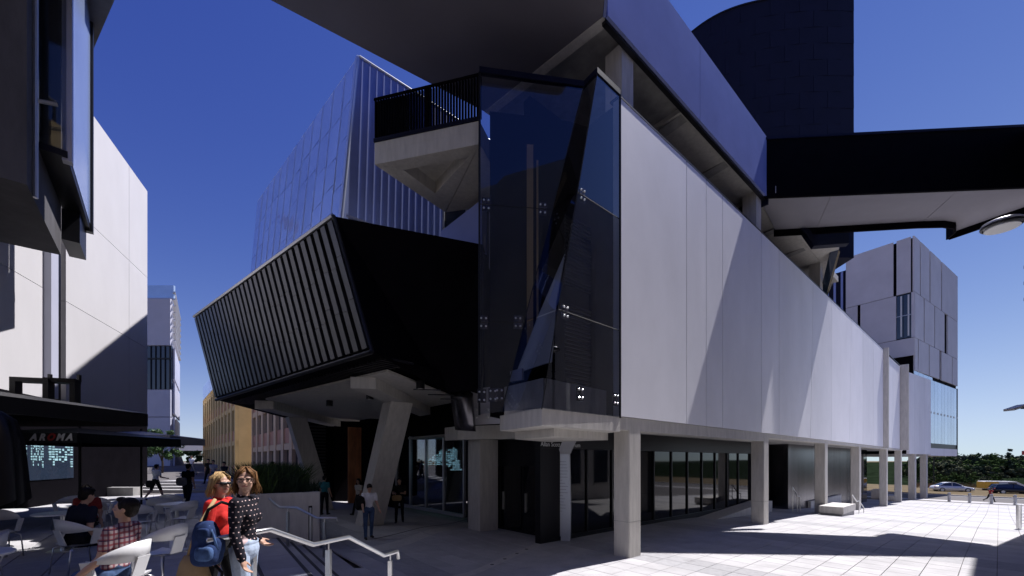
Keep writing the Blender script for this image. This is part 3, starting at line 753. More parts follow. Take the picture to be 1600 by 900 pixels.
# slot ribs on underside lip
for i in range(60):
    t = (i + .5) / 60; p = B2.lerp(B1, t) + Vector((.25, .32, -.01)); m = MB(); m.para(p, Vector((.55, .65, 0)), (B1 - B2).normalized() * .06, UZ * -.05); obj('soffit_slat', m, M['blackpaint'], bb)
for i in range(4):
    p = Vector((-2.75 + i * .22, 11.6 + i * .9, 4.72)); m = MB(); m.para(p, Vector((.75, .1, 0)), Vector((0, .03, 0)), UZ * -.03); obj('seam', m, M['rib'], bb)
# concrete under-slab and beams
z = 5.24
def zpt(px, py, zz): Y = (CZ - zz) * F / (py - 719); return Vector(((px - 800) / F * Y, Y, zz))
a, b, c = zpt(605, 577, 5.22), zpt(415, 622, 5.22), zpt(705, 617, 5.22)
m = MB(); m.prism([a, b, Vector((-12, 26, 5.22)), Vector((-2.4, 26, 5.22)), c], UZ * -.06)
slab = obj('concrete_soffit', m, M['conc'], bb)
for x0, x1, y0, y1 in ((-4.35, -4.0, 12.1, 21), (-10.1, -11.3, 16.9, 29)):
    m = MB(); m.prism([Vector((x0 - .35, y0, 4.82)), Vector((x0 + .35, y0 + .1, 4.82)), Vector((x1 + .35, y1, 4.82)), Vector((x1 - .35, y1, 4.82))], UZ * .335); obj('soffit_beam', m, M['conc'], bb)
def leaner(foot, top, hw, label):
    m = MB(); u = DW * hw[0]; v = DN * hw[1]
    f, t = Vector(foot), Vector(top)
    m.add([f - u - v, f + u - v, f + u + v, f - u + v, t - u - v, t + u - v, t + u + v, t - u + v],
          [(3, 2, 1, 0), (4, 5, 6, 7), (0, 1, 5, 4), (1, 2, 6, 5), (2, 3, 7, 6), (3, 0, 4, 7)])
    obj('slanted_column', m, M['conc'], bb, label=label)
leaner((-5.62, 16.3, .1), (-4.2, 15.3, 4.83), (.42, .36), 'slanted column leaning towards the entrance')
leaner((-9.6, 21.3, .1), (-10.7, 20.6, 4.83), (.40, .34), 'slanted column leaning towards the walkway')
for p in ((515, 632), (578, 621), (657, 604)):
    q = zpt(*p, 5.0); m = MB(); m.cyl((q.x, q.y, 4.93), .13, .235, 14); dl = obj('downlight', m, M['blackpaint'], bb)
    m = MB(); m.cyl((q.x, q.y, 4.915), .09, .014, 14); obj('lens', m, M['lamp'], dl)
# curved dark metal hood at the end
m = MB(); hp = []
for i in range(7):
    t = i / 6; hp.append((t, -.25 * math.sin(t * PI * .5)))
P0 = at(703, 612, 13.6); P1 = at(735, 612, 13.2); h = 1.22
vs = []
for i in range(7):
    t = i / 6; zz = -h * t; yy = .35 * (1 - math.cos(t * PI / 2))
    vs += [P0 + Vector((0.02 * i, yy, zz)), P1 + Vector((.012 * i, yy, zz))]
vs2 = [v + Vector((.05, .35, 0)) for v in vs]; n = len(vs)
m.add(vs + vs2, [(2 * i, 2 * i + 1, 2 * i + 3, 2 * i + 2) for i in range(6)] + [(n + 2 * i, n + 2 * i + 2, n + 2 * i + 3, n + 2 * i + 1) for i in range(6)] +
      [(2 * i, 2 * i + 2, n + 2 * i + 2, n + 2 * i) for i in range(6)] + [(2 * i + 1, n + 2 * i + 1, n + 2 * i + 3, 2 * i + 3) for i in range(6)] + [(12, 13, n + 13, n + 12), (0, n, n + 1, 1)])
obj('curved_hood', m, M['darksteel'], bb, True)

# ------------------------------------------------------------------ blue zinc and glass box
zb_ = thing('blue_box', (-6, 16, 9), 'blue metal and glass box with a pointed corner above the black box', 'building')
A = Vector((-4.87, 13.3, 15.62)); Bt = Vector((-5.36, 12.92, 9.0)); L = Vector((-12.8, 21.0, 15.75)); Lb = Vector((-13.6, 21.2, 9.0))
rdir = Vector((.752, .659, 0)); RA = A + rdir * 6.5; RBt = Vector((-5.05, 13.2, 9.0)) + rdir * 6.9
m = MB(); ctr = Vector((-7, 22, 0))
V = [A, L, Lb, Bt, RA, RBt, Vector((-6, 27, 15.6)), Vector((-6, 27, 9))]
m.add(V, [(0, 1, 2, 3)[::-1], (0, 3, 5, 4)[::-1], (0, 4, 6, 1), (4, 5, 7, 6), (1, 6, 7, 2), (2, 7, 5, 3)])
obj('core_wall', m, M['bluemetal'], zb_)
fn2 = (L - A).cross(Bt - A).normalized(); fn2 = fn2 if fn2.y < 0 else -fn2
NC = 12; rows = [0, .17, .42, .64, 1.0]
for i in range(NC):
    t0, t1 = (i + .02) / NC, (i + .98) / NC
    a, b, c, d_ = A.lerp(L, t0), A.lerp(L, t1), Bt.lerp(Lb, t1), Bt.lerp(Lb, t0)
    sh = .05 * math.sin(i * 1.3)
    rs = [0, .20 + sh * .4, .38 + sh, .62 - sh, 1]
    for k in range(4):
        q = [a.lerp(d_, rs[k] + .0018), b.lerp(c, rs[k] + .0018), b.lerp(c, rs[k + 1] - .0018), a.lerp(d_, rs[k + 1] - .0018)]
        tw = fn2 * random.uniform(.034, .042)
        m = MB(); m.prism([q[0] + fn2 * .03, q[1] + tw, q[2] + fn2 * .03, q[3] + tw], fn2 * .015); obj('glass_pane', m, M['bluepane'], zb_)
    m = MB(); p, q = A.lerp(L, i / NC) + fn2 * .05, Bt.lerp(Lb, i / NC) + fn2 * .05; m.tube([p, q], .022, 5); obj('mullion', m, M['bluetrim'], zb_)
fn3 = rdir.cross(Bt - A).normalized(); fn3 = fn3 if fn3.y < 0 else -fn3
for i in range(27):
    t = (i + .3) / 27; p, q = A.lerp(RA, t), Vector((-5.05, 13.2, 9.0)).lerp(RBt, t)
    m = MB(); m.prism([p + fn3 * -.01, p + rdir * .035 + fn3 * -.01, q + rdir * .035 - fn3 * .01, q - fn3 * .01], fn3 * .05); obj('standing_seam', m, M['bluemetal'], zb_)
m = MB(); cw = (L - A).normalized() * .13
m.prism([A, A + cw, Bt + cw * 1.6, Bt], fn2 * .09); obj('corner_trim', m, M['bluetrim'], zb_)
for a, b in ((A, L), (A, RA)):
    m = MB(); m.tube([a, b], .05, 6); obj('coping', m, M['alu'], zb_)
m = MB(); m.para(at(541, 338, 12.4), Vector((1.2, .75, -.12)), Vector((.1, .5, 0)), UZ * .07); obj('flashing', m, M['alu'], zb_)

# ------------------------------------------------------------------ balcony
bal = thing('balcony', (-2.3, 11.5, 10.9), 'concrete balcony with a black slatted balustrade in front of the blue box', 'balcony')
b0, b1, b2 = Vector((-3.8, 11.5, 10.9)), Vector((-.84, 10.75, 10.9)), Vector((-2.2, 13.7, 10.9)); b3 = Vector((0, 13.2, 10.9))
m = MB(); m.prism([p + UZ * .36 for p in (b0, b1, b3, b2)], UZ * .24); obj('slab', m, M['conc'], bal)
i0, i1, i2 = Vector((-3.05, 11.72, 10.9)), Vector((-1.15, 11.2, 10.9)), Vector((-2.35, 12.75, 10.9))
for q in ([b0, b1, i1, i0], [b1, b2, i2, i1], [b2, b0, i0, i2]):
    cc = sum(q, Vector()) / 4; q2 = [p + (cc - p).normalized() * .002 for p in q]
    m = MB(); m.prism(q2, UZ * .358); obj('edge_beam', m, M['conc'], bal)
m = MB(); m.prism([b1 + Vector((.01, 0, 0)), b3, b2 + Vector((.02, .02, 0)), b2.lerp(b1, .5) + Vector((.02, .02, 0))], UZ * .357); obj('edge_beam', m, M['conc'], bal)
m = MB(); m.para(b0 + Vector((-.02, -.03, .602)), b1 - b0, Vector((.05, .12, 0)), UZ * .1); obj('base_rail', m, M['navyd'], bal)
top = b0 + UZ * 1.78; nsl = 38
for i in range(nsl):
    p = b0.lerp(b1, i / (nsl - 1)) + UZ * .70
    m = MB(); m.para(p, (b1 - b0).normalized() * .035, Vector((.02, .09, 0)), UZ * 1.1); obj('slat', m, M['black'], bal)
b5 = b0 + Vector((.55, 2.0, 0))
for i in range(10):
    p = b0.lerp(b5, (i + .5) / 10) + UZ * .70
    m = MB(); m.para(p, (b5 - b0).normalized() * .035, Vector((.09, -.02, 0)), UZ * 1.1); obj('slat', m, M['black'], bal)
for p, q in ((b0, b1), (b0, b5)):
    for zz in (.64, 1.80):
        m = MB(); m.tube([p + UZ * zz, q + UZ * zz], .035, 6); obj('rail', m, M['black'], bal)
m = MB(); p = b0.lerp(b1, .5) + UZ * .6; m.para(p, Vector((.1, 0, 0)), Vector((0, .12, 0)), UZ * 1.25); obj('post', m, M['black'], bal)
# glazed link behind the balcony and blue parapet wedge
lk = thing('glazed_link', (-1.4, 14.2, 9), 'glazed upper link beneath the balcony with a blue triangular parapet', 'building')
for i in range(3):
    x = -2.35 + i * .8; y = 14.3 - i * .1
    m = MB(); m.para((x + .04, y, 9), (.72, -.09, 0), (0, .02, 0), (0, 0, 3.6)); obj('glass_pane', m, M['winpane'], lk)
    m = MB(); m.para((x - .03, y - .03, 9), (.06, 0, 0), (0, .1, 0), (0, 0, 3.6)); obj('mullion', m, M['alu'], lk)
m = MB(); m.prism([at(688, 362, 13.4), at(752, 312, 12.3), at(752, 392, 12.3), at(688, 372, 13.4)], Vector((.15, .25, 0))); obj('blue_parapet', m, M['navy'], lk)
m = MB(); m.para((-2.4, 14.4, 8.9), (3, -.3, 0), (0, 3, 0), (0, 0, 2.2)); obj('dark_lining', m, M['black'], lk)

# ------------------------------------------------------------------ pale panelled tower
pt_ = thing('panelled_tower', (46.6, 48.2, 12.5), 'tall pale panelled block with dark slit windows at the far end of the long wall', 'building')
K = Vector((46.6, 48.2, 0)); RDir, LDir = TD, TN
def tb(mb, dirv, nrm, u0, u1, z0, z1, th=.3, off=0): return mb.para(K + dirv * u0 + nrm * off + UZ * z0, dirv * (u1 - u0), nrm * th, UZ * (z1 - z0))
m = MB(); m.para(K + RDir * .15 + LDir * .15 + UZ * 12.3, RDir * 19.6, LDir * 6.3, UZ * 16.3); obj('dark_core', m, M['black'], pt_)
ro = -LDir; lo_ = -RDir
def rowpanels(dirv, inw, splits, z0, z1, ends=True):
    for a, b in splits:
        m = MB(); tb(m, dirv, inw, a, b, z0 + .03, z1 - .03, .14); obj('facade_panel', m, M['tower'], pt_)
# wide face (facing the plaza)
rowpanels(RDir, LDir, [(0, 2.2), (2.55, 6.1), (6.6, 11.3), (11.8, 19.9)], 22.3, 28.8)
rowpanels(RDir, LDir, [(.3, 3.7), (4.1, 8.2), (8.6, 13.0), (14.6, 19.9)], 17.0, 22.3)
rowpanels(RDir, LDir, [(.3, 1.4), (1.75, 5.8), (6.2, 10.6), (11.6, 16.8), (17.1, 19.9)], 13.2, 17.0)
# narrow face
rowpanels(LDir, RDir, [(.3, 1.55), (1.85, 6.5)], 22.3, 28.8)
rowpanels(LDir, RDir, [(.0, .25), (1.6, 5.0), (5.3, 6.5)], 17.0, 22.3)
rowpanels(LDir, RDir, [(.0, 6.5)], 14.9, 17.0)
rowpanels(LDir, RDir, [(2.2, 6.5)], 12.4, 14.9)
for i, u in enumerate((.32, .96)):
    m = MB(); tb(m, LDir, RDir, u, u + .6, 17.1, 22.2, .05, .09); wv = obj('window', m, M['winpane'], pt_)
    m = MB(); tb(m, LDir, RDir, u + .12, u + .26, 17.3, 22.1, .02, .06); obj('blind', m, M['white'], wv)
    m = MB(); tb(m, LDir, RDir, u - .02, u + .64, 19.7, 19.78, .05, .03); obj('frame', m, M['alu'], wv)
for i in range(4):
    m = MB(); tb(m, RDir, LDir, .35 + i * 1.9, 2.2 + i * 1.9, 12.75, 13.15 if i > 1 else 14.6 - i * .4, .04, .1); obj('glass_pane', m, M['palepane'], pt_)
m = MB(); m.para(K + LDir * 6.6 + RDir * 1.0 + UZ * 12, RDir * 6, LDir * 5, UZ * 15.6); obj('recessed_block', m, M['navyd'], pt_)
for i in range(6):
    m = MB(); m.para(K + LDir * (7.1 + i * .8) + RDir * .9 + UZ * 12, RDir * .1, LDir * .25, UZ * 15.5); obj('fin', m, M['bluemetal'], pt_)
# ------------------------------------------------------------------ white building along the walkway
wb = thing('white_building', (-24, 27, .8), 'tall white rendered building over a black ground floor beside the cafe tables', 'building')
WO = Vector((-24.1, 27.5, 0)); WD = Vector((.384, -.9233, 0)); WN = Vector((-.9233, -.384, 0))     # towards the camera; into the building
def B(t, d, z=0): return WO + WD * t + WN * d + UZ * z
def bbx(mb, t0, t1, d0, d1, z0, z1): return mb.para(B(t0, d0, z0), WD * (t1 - t0), WN * (d1 - d0), UZ * (z1 - z0))
WS = .62
def Bu(t, d, z=0): return (WO + WD * t) * WS + WN * d + UZ * z
def bux(mb, t0, t1, d0, d1, z0, z1): return mb.para(Bu(t0, d0, z0), WD * (t1 - t0) * WS, WN * (d1 - d0), UZ * (z1 - z0))
zs = [4.38, 7.3, 10.2, 13.75]; ts = [0, 2.6, 8.9, 10.2, 19]
for i in range(3):
    for j in range(4):
        if j == 2: continue
        m = MB(); bux(m, ts[j] + .012, ts[j + 1] - .012, 0, .25, zs[i] + .008, zs[i + 1] - .008); obj('wall_panel', m, M['render'], wb)
m = MB(); bux(m, 0.02, 19, .26, 14, 4.45, 13.65); obj('inner_core', m, M['render'], wb)
m = MB(); bux(m, 9.2, 9.9, .02, .2, 4.4, 9.3); obj('recess_panel', m, M['blackpaint'], wb)
m = MB(); bux(m, 10.0, 10.5, -.16, .25, 4.4, 8.8); obj('downpipe_box', m, M['bluegrey'], wb)
m = MB(); bux(m, -.0, 19, .0, 14, 4.30, 4.37); obj('soffit', m, M['blackpaint'], wb)
m = MB(); bbx(m, .3, 22, -.1, .24, .4, 6.2); obj('ground_floor_wall', m, M['black'], wb)
sw = MB(); bbx(sw, 8.6, 12.9, -.14, -.105, 1.9, 3.45); swo = obj('shop_window', sw, M['winpane'], wb)
rng = random.Random(3)
pm = mat('pane_reflection', (.25, .42, .45), .6, emit=((.25, .42, .48), .16), rand=.3)  # glowing blocks standing in for a bright facade reflected in the shop window
for (t0, t1) in ((8.7, 10.5), (10.8, 11.6), (11.8, 12.6)):
    for i in range(8):
        for j in range(12):
            a = t0 + (t1 - t0) * i / 8; z = 3.35 - j * .11
            if j > 8 - 3 * abs(math.sin(i * 2.1)): continue
            if rng.random() < .8:
                m = MB(); bbx(m, a + .01, a + (t1 - t0) / 8 * rng.uniform(.5, .95), -.16, -.142, z - .095 * rng.uniform(.5, 1), z); obj('reflection_block', m, pm, swo)
# dark upper bay block close to the viewer
cb = thing('concrete_bay_building', (-9, 8, 7.5), 'shaded concrete building corner with a blue glass bay overhead', 'building')
Kc = Vector((-8.4, 7.2, 0)); pd = Vector((-.645, .764, 0)); fd = Vector((-.76, -.649, 0))
def C_at(u, v, z): return Kc + pd * u + fd * v + UZ * z     # u along side (away), v along front (left)
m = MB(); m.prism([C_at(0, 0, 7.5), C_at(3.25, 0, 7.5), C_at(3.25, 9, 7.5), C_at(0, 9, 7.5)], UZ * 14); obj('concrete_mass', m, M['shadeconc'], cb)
bo = -fd
m = MB(); m.para(C_at(.9, 0, 8.65), pd * 3.5, bo * .38, UZ * .12); obj('bay_sill', m, M['blackpaint'], cb)
m = MB(); m.para(C_at(.9, 0, 8.79), pd * .06, bo * .36, UZ * 10); obj('bay_cheek', m, M['lobby'], cb)
for a, b in ((.98, 4.2),):
    m = MB(); m.para(C_at(a, -.36, 8.79), pd * (b - a), bo * .03, UZ * 10); obj('glass_pane', m, M['bluepane'], cb)
for u in (.93, 4.22):
    m = MB(); m.para(C_at(u, -.30, 8.6), pd * .16, bo * .14, UZ * 10.3); obj('bay_frame', m, M['blackpaint'] if u > 2 else M['alu'], cb)
m = MB(); m.para(C_at(3.3, 0, 7.9), pd * 1.1, bo * .3, UZ * .72); obj('bay_underside', m, M['blackpaint'], cb)
m = MB(); m.tube([C_at(.5, -.02, 9.3), C_at(.5, -.3, 9.38)], .035, 8); obj('spout', m, M['alu'], cb)
m = MB(); m.tube([C_at(.45, -.03, 7.5), C_at(.45, -.03, 20)], .04, 8); obj('drain_pipe', m, M['alu'], cb)
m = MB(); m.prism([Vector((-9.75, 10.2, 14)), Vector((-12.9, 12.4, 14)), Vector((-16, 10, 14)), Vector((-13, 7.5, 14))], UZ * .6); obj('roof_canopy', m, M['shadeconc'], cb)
m = MB(); m.para(C_at(.1, 2.2, 0.5), pd * .9, fd * 6, UZ * 6.98); obj('ground_floor_wall', m, M['black'], cb)
# little hollow black frames hung under the wall
for k, (px, y_, w_) in enumerate(((66, 9.6, .55), (14, 9.4, .66))):
    p = at(px, 638, y_); o = thing('box_sign_frame', p, ('hollow black box frame hanging below the white wall, the smaller of two', 'hollow black box frame hanging below the white wall, the wider of two')[k], 'sign frame', 'hollow black frames under the white wall')
    h_ = .72; t_ = .10; dp = Vector((-.12, .25, 0))
    m = MB(); m.para(p, (w_, .2, 0), dp, UZ * t_); obj('bottom_rail', m, M['blackpaint'], o)
    m = MB(); m.para(p + UZ * (h_ - t_), (w_, .2, 0), dp, UZ * t_); obj('top_rail', m, M['blackpaint'], o)
    for x in (0, w_ - t_):
        m = MB(); m.para(p + Vector((x, .2 * x / w_, t_ + .002)), (t_, .03, 0), dp, UZ * (h_ - 2 * t_ - .004)); obj('side_rail', m, M['blackpaint'], o)
    m = MB(); m.para(p + Vector((w_ * .3, .6, h_)), (.06, 0, 0), (0, .06, 0), UZ * .18); obj('hanger', m, M['blackpaint'], o)

# ------------------------------------------------------------------ distant left buildings
gb = thing('bluegrey_building', (-53, 60, 1), 'blue-grey panelled block with a dark strip window behind the white building', 'building')
g0 = at(229, 719, 60); g1 = at(266, 719, 60); g2 = at(276, 719, 72)
def gwall(u0, u1, z0, z1, nm, mt, th=.4, off=0.):
    d = g1 - g0; m = MB(); m.para(g0 + d * u0 + Vector((0, off, z0 - CZ)), d * (u1 - u0), Vector((0, th, 0)), UZ * (z1 - z0)); return obj(nm, m, M[mt], gb)
m = MB(); m.prism([g0 + Vector((-6, .5, -2)), g1 + Vector((-.1, .5, -2)), g2 + Vector((-.2, 0, -2)), g2 + Vector((-14, 4, -2))], UZ * 25.6); obj('inner_core', m, M['bluegrey'], gb)
gwall(-.3, 1, 19.3, 26.0, 'wall_panel', 'bluegrey'); gwall(-.3, 1, 9.0, 12.9, 'wall_panel', 'bluegrey'); gwall(-.3, 1, 1, 8.9, 'wall_panel', 'bluegrey')
gwall(-.3, 1, 13.0, 19.2, 'window_band', 'winpane', .3, .15)
for i in range(5): gwall(.15 + i * .2, .17 + i * .2, 13.0, 19.2, 'mullion', 'blackpaint', .2, .02)
gwall(-.3, 1, 17.3, 17.5, 'transom', 'blackpaint', .2, .01)
gwall(-.3, 1, 26.1, 28.2, 'plant_screen', 'palepane', .3, .6)
d2 = g2 - g1
for z in np.arange(20, 27.5, 1.0):
    m = MB(); m.para(g1 + Vector((.02, .4, z - CZ)), d2, Vector((.5, -.1, 0)), UZ * .2); obj('sunshade', m, M['alu'], gb)
for z0, z1 in ((1, 9), (9.5, 14), (14.5, 19)):
    m = MB(); m.para(g1 + Vector((0, .45, z0 - CZ)), d2 * .9, Vector((.3, 0, 0)), UZ * (z1 - z0)); obj('side_panel', m, M['bluegrey'], gb)

def facade(par, p0, p1, z0, ns, sh, nb, wallm, spm, win_h, pier=.34):
    p0, p1 = Vector(p0), Vector(p1); d = p1 - p0; L_ = d.length; d.normalize(); n = Vector((-d.y, d.x, 0))
    if n.y < 0: n = -n
    H_ = ns * sh; bw = L_ / nb; pw = bw * pier
    m = MB(); m.para(p0 + n * .35 + UZ * z0, d * L_, n * 8, UZ * H_); obj('inner_core', m, M[wallm], par)
    for i in range(nb + 1):
        u = i * bw - pw / 2; m = MB(); m.para(p0 + d * max(0, u) + UZ * z0, d * (pw if 0 < i < nb else pw / 2), n * .34, UZ * (H_ + .6)); obj('pier', m, M[wallm], par)
    for s_ in range(ns + 1):
        m = MB(); zz = z0 + s_ * sh; m.para(p0 + n * .06 + UZ * (zz - (.25 if s_ else 0)), d * L_, n * .27, UZ * (.5 if s_ else .3)); obj('band', m, M[wallm], par)
    for i in range(nb):
        for s_ in range(ns):
            zz = z0 + s_ * sh + .255; a = p0 + d * (i * bw + pw / 2)
            sp = sh - win_h - .5
            m = MB(); m.para(a + n * .13 + UZ * (zz + .03), d * (bw - pw), n * .18, UZ * sp); obj('spandrel', m, M[spm], par)
            m = MB(); m.para(a + n * .27 + UZ * (zz + sp + .04), d * (bw - pw), n * .06, UZ * (win_h - .05)); wd_ = obj('window', m, M['winpane'], par)
            m = MB(); m.para(a + n * .20 + d * ((bw - pw) * .48) + UZ * (zz + sp + .04), d * .09, n * .06, UZ * (win_h - .05)); obj('frame', m, M['tan'], wd_)
yb = thing('yellow_building', (-40, 58, .9), 'yellow rendered building with rows of tall windows at the end of the walkway', 'building')
Y0, Y1 = at(317, 719, 72), at(367, 719, 45); Y0.z = Y1.z = 0
facade(yb, Y0, Y1, .7, 3, 3.9, 12, 'yellow', 'pink', 2.3)
Y2 = at(393, 719, 47.5); Y2.z = 0
m = MB(); m.para(Y1 + UZ * .7, Y2 - Y1, Vector((-1, 3, 0)), UZ * 12.3); obj('end_wall', m, M['yellow'], yb)
m = MB(); m.para(Y1.lerp(Y2, .35) + Vector((0, -.12, .7)), (Y2 - Y1) * .55, Vector((0, .1, 0)), UZ * 3.2); obj('door', m, M['tan'], yb)
for zz in (5.1, 9.0):
    m = MB(); m.para(Y1.lerp(Y2, .3) + Vector((0, -.12, zz)), (Y2 - Y1) * .6, Vector((0, .1, 0)), UZ * 2.3); lv2 = obj('louvre_panel', m, M['tan'], yb)
    for i in range(9):
        m = MB(); m.para(Y1.lerp(Y2, .3) + Vector((0, -.18, zz + i * .25)), (Y2 - Y1) * .6, Vector((0, .05, 0)), UZ * .08); obj('slat', m, M['pink'], lv2)
m = MB(); m.para(Y0 + UZ * 13.1, (Y1 - Y0) * .5, Vector((-1, 3, 0)), UZ * 2.2); obj('roof_plant', m, M['bluepane'], yb)
tb2 = thing('tan_building', (-22, 37, .5), 'tan rendered building with terracotta spandrels seen below the black box', 'building')
X0, X1 = at(393, 719, 44), at(486, 719, 27.5); X0.z = X1.z = 0
facade(tb2, X0, X1, .2, 3, 3.6, 8, 'tan', 'pink', 1.9, .30)

# end of the walkway: forecourt wall, retaining wall, steps
fw = MB(); fw.para(at(236, 704, 85), (12.5, 0, 0), (0, 1, 0), UZ * 1.8)
tag(obj('forecourt_wall', fw, M['render']), 'low bright white wall closing the end of the walkway', 'wall')
fc = MB(); fc.para(at(232, 692, 95), (15, 1, 0), (0, 6, 0), UZ * 1.0); tag(obj('forecourt_canopy', fc, M['render']), 'long white flat roof far beyond the walkway', 'canopy')
rw = MB(); rw.prism([at(243, 726, 62), at(284, 726, 62), at(276, 703, 62), at(243, 700, 62)], (0, .5, 0)); tag(obj('retaining_wall', rw, M['concd']), 'grey sloping retaining wall behind the small street tree', 'wall')
fs_ = thing('walkway_steps', (-18, 25, .8), 'far grey steps rising across the walkway', 'steps')
for i in range(4):
    y = 25 + i * .9; m = MB(); m.box(-23.8, -15.2, y, y + .9 if i < 3 else y + 4, .3, .80 + (i + 1) * .13); obj('tread', m, M['paver'], fs_)
    m = MB(); m.box(-23.8, -15.2, y + .02, y + .1, .802 + (i + 1) * .13, .808 + (i + 1) * .13); obj('nosing', m, M['nosing'], fs_)
bw_ = MB(); bw_.box(-23.2, -20.5, 22.5, 23.1, .7, 1.25); tag(obj('bench_block', bw_, M['concd']), 'low concrete block bench by the black ground floor', 'bench')
# ------------------------------------------------------------------ buildings to the side and behind (they shade and reflect)
rb = thing('side_building', (24, 12, 0), 'dark building across the plaza where the footbridge lands', 'building')
ro_ = Vector((21.63, 17.4, 0)); t0 = -30; tE = .75
m = MB(); m.para(ro_ + DW * t0 + UZ * -3, DW * (tE - t0), Vector((.6496, -.7603, 0)) * 12, UZ * 19.6); obj('wall', m, M['pale'], rb)
for i in range(9):
    m = MB(); m.para(ro_ + DW * (t0 + 1.5 + i * 3.3) - DN * .0 + DN * .02 + UZ * 1.0, DW * 1.7, DN * .05, UZ * 2.6); wdo = obj('window', m, M['winpane'], rb)
    m = MB(); m.para(ro_ + DW * (t0 + 1.4 + i * 3.3) + DN * .02 + UZ * .85, DW * 1.9, DN * .12, UZ * .12); obj('sill', m, M['conc'], wdo)
    if i >= 6: continue
    m = MB(); m.para(ro_ + DW * (t0 + 3.5 + i * 3.3) + DN * .002 + UZ * -1, DW * .6, DN * .25, UZ * 15); obj('pier', m, M['pale'], rb)
pw_ = MB(); pw_.para(Vector((11.55, 9.35, -.1)), DW * -6, -DN * .35, UZ * 1.25); tag(obj('plinth_wall', pw_, M['black']), 'low black wall at the shaded edge of the plaza', 'wall')
bk = thing('brown_building', (0, -8, 0), 'brown concrete building with a rooftop rail facing the glass bay', 'building')
m = MB(); m.box(-9, 1.2, -16, -7, 0, 19); obj('wall', m, M['brown'], bk)
m = MB(); m.box(1.2, 24, -22, -11, 0, 16); obj('wall', m, M['brown'], bk)
m = MB(); m.box(.7, 1.15, -6.99, -6.7, 0, 18.9); obj('pier', m, M['yellow'], bk)
for i in range(8):
    m = MB(); m.tube([(-9 + i * 1.45, -7.2, 19), (-9 + i * 1.45, -7.2, 20.2)], .06, 6); obj('rail_post', m, M['blackpaint'], bk)
    m = MB(); m.tube([(1.6 + i * 1.6, -11.3, 16), (1.6 + i * 1.6, -11.3, 17.2)], .06, 6); obj('rail_post', m, M['blackpaint'], bk)
m = MB(); m.tube([(-9, -7.2, 20.2), (1.2, -7.2, 20.2)], .07, 6); obj('rail', m, M['blackpaint'], bk)
m = MB(); m.tube([(1.4, -11.3, 17.2), (14, -11.3, 17.2)], .07, 6); obj('rail', m, M['blackpaint'], bk)
for i in range(4):
    m = MB(); m.tube([(2 + i * 1.5, -12, 16.6), (1.6 + i * 1.5, -8.0, 19)], .22, 8); obj('pergola_beam', m, M['tan'], bk)

# ------------------------------------------------------------------ totem
tt = thing('totem_sign', (1.75, 14.2, 0), 'tall pale folded sign totem leaning at the top beside the black entrance', 'sign')
fx = Vector((.93, -.37, 0)).normalized(); bk_ = Vector((.37, .93, 0)).normalized() * .12
f0 = Vector((1.52, 14.2, -.05)); wq = .47
prof = [(0, .0, 0, wq), (1.1, .05, 0, wq - .03), (2.98, .0, 0, wq - .02), (3.62, .27, -.25, wq - .02)]
vs = []
for z, dx, dy, ww in prof:
    p = f0 + fx * dx + Vector((0, dy, z)); vs += [p, p + fx * ww, p + fx * ww + bk_, p + bk_]
m = MB(); n = len(prof)
m.add(vs, [(i * 4 + k, i * 4 + (k + 1) % 4, i * 4 + 4 + (k + 1) % 4, i * 4 + 4 + k) for i in range(n - 1) for k in range(4)] + [(3, 2, 1, 0), (4 * n - 4, 4 * n - 3, 4 * n - 2, 4 * n - 1)])
obj('folded_sheet', m, M['alu'], tt)
m = MB(); m.para(f0 + Vector((-.07, .06, 0)), fx * .065, bk_ * 1.2, UZ * 3.0); obj('side_fin', m, M['blackpaint'], tt)
nn = Vector((fx.y, -fx.x, 0)); rng = random.Random(5)
for i in range(17):
    z = 2.72 - i * .105
    m = MB(); m.para(f0 + fx * (.07 + .01) + nn * .004 + UZ * z, fx * rng.uniform(.12, .33), nn * .004, UZ * .018); obj('printed_line', m, M['bsoffit'], tt)
p = f0 + fx * .37 + Vector((0, -.205, 3.46)) + nn * .012
textmesh('numeral', '8', .17, frame_mtx(p, fx, Vector((fx.x * .27, -.25, .64))), M['nosing'], tt)

# ------------------------------------------------------------------ plaza furniture
def bench(loc, s_len, label, w_=1.0, h_=.5):
    zb0 = zg(loc.x, loc.y)
    t = thing('concrete_bench', (loc.x, loc.y, zb0), label, 'bench', 'concrete block benches by the columns')
    m = MB(); m.para(loc + UZ * (zb0 - .3), DW * s_len, DN * w_, UZ * .42); obj('base', m, M['concd'], t)
    nblk = 3
    for i in range(nblk):
        m = MB(); m.para(loc - DW * .06 - DN * .06 + DW * (i * (s_len + .12) / nblk + .006) + UZ * (zb0 + .122), DW * ((s_len + .12) / nblk - .012), DN * (w_ + .12), UZ * (h_ - .12)); obj('block', m, M['conc'], t)
bench(W(19.4, -1.0), 2.9, 'concrete block bench wrapped in front of the third column', 1.0)
bench(W(51.8, .6), 3.0, 'concrete block bench beside the last columns near the street', 1.2, .55)
bench(W(53.2, 1.9), 2.0, 'upper concrete block bench between the last two columns', 1.0, 1.1)
def shortrail(pts, label):
    p0 = Vector(pts[0]); t = thing('handrail', (p0.x, p0.y, zg(p0.x, p0.y)), label, 'handrail', 'stainless steel handrails')
    m = MB(); m.tube(pts, .03, 8); obj('rail', m, M['steel'], t, True)
    for p in (pts[0], pts[len(pts) // 2], pts[-1]):
        m = MB(); z = zg(p[0], p[1]) - .1; m.tube([(p[0], p[1], z), tuple(p)], .025, 8); obj('post', m, M['steel'], t)
def rp(s, d, h): p = W(s, d); return (p.x, p.y, zg(p.x, p.y) + h)
shortrail([rp(22.4, -.9, 1.15), rp(23.6, -.9, .75), rp(24.2, -.9, .8), rp(25.6, -.9, .35)], 'stepped steel handrail in sunlight between two columns')
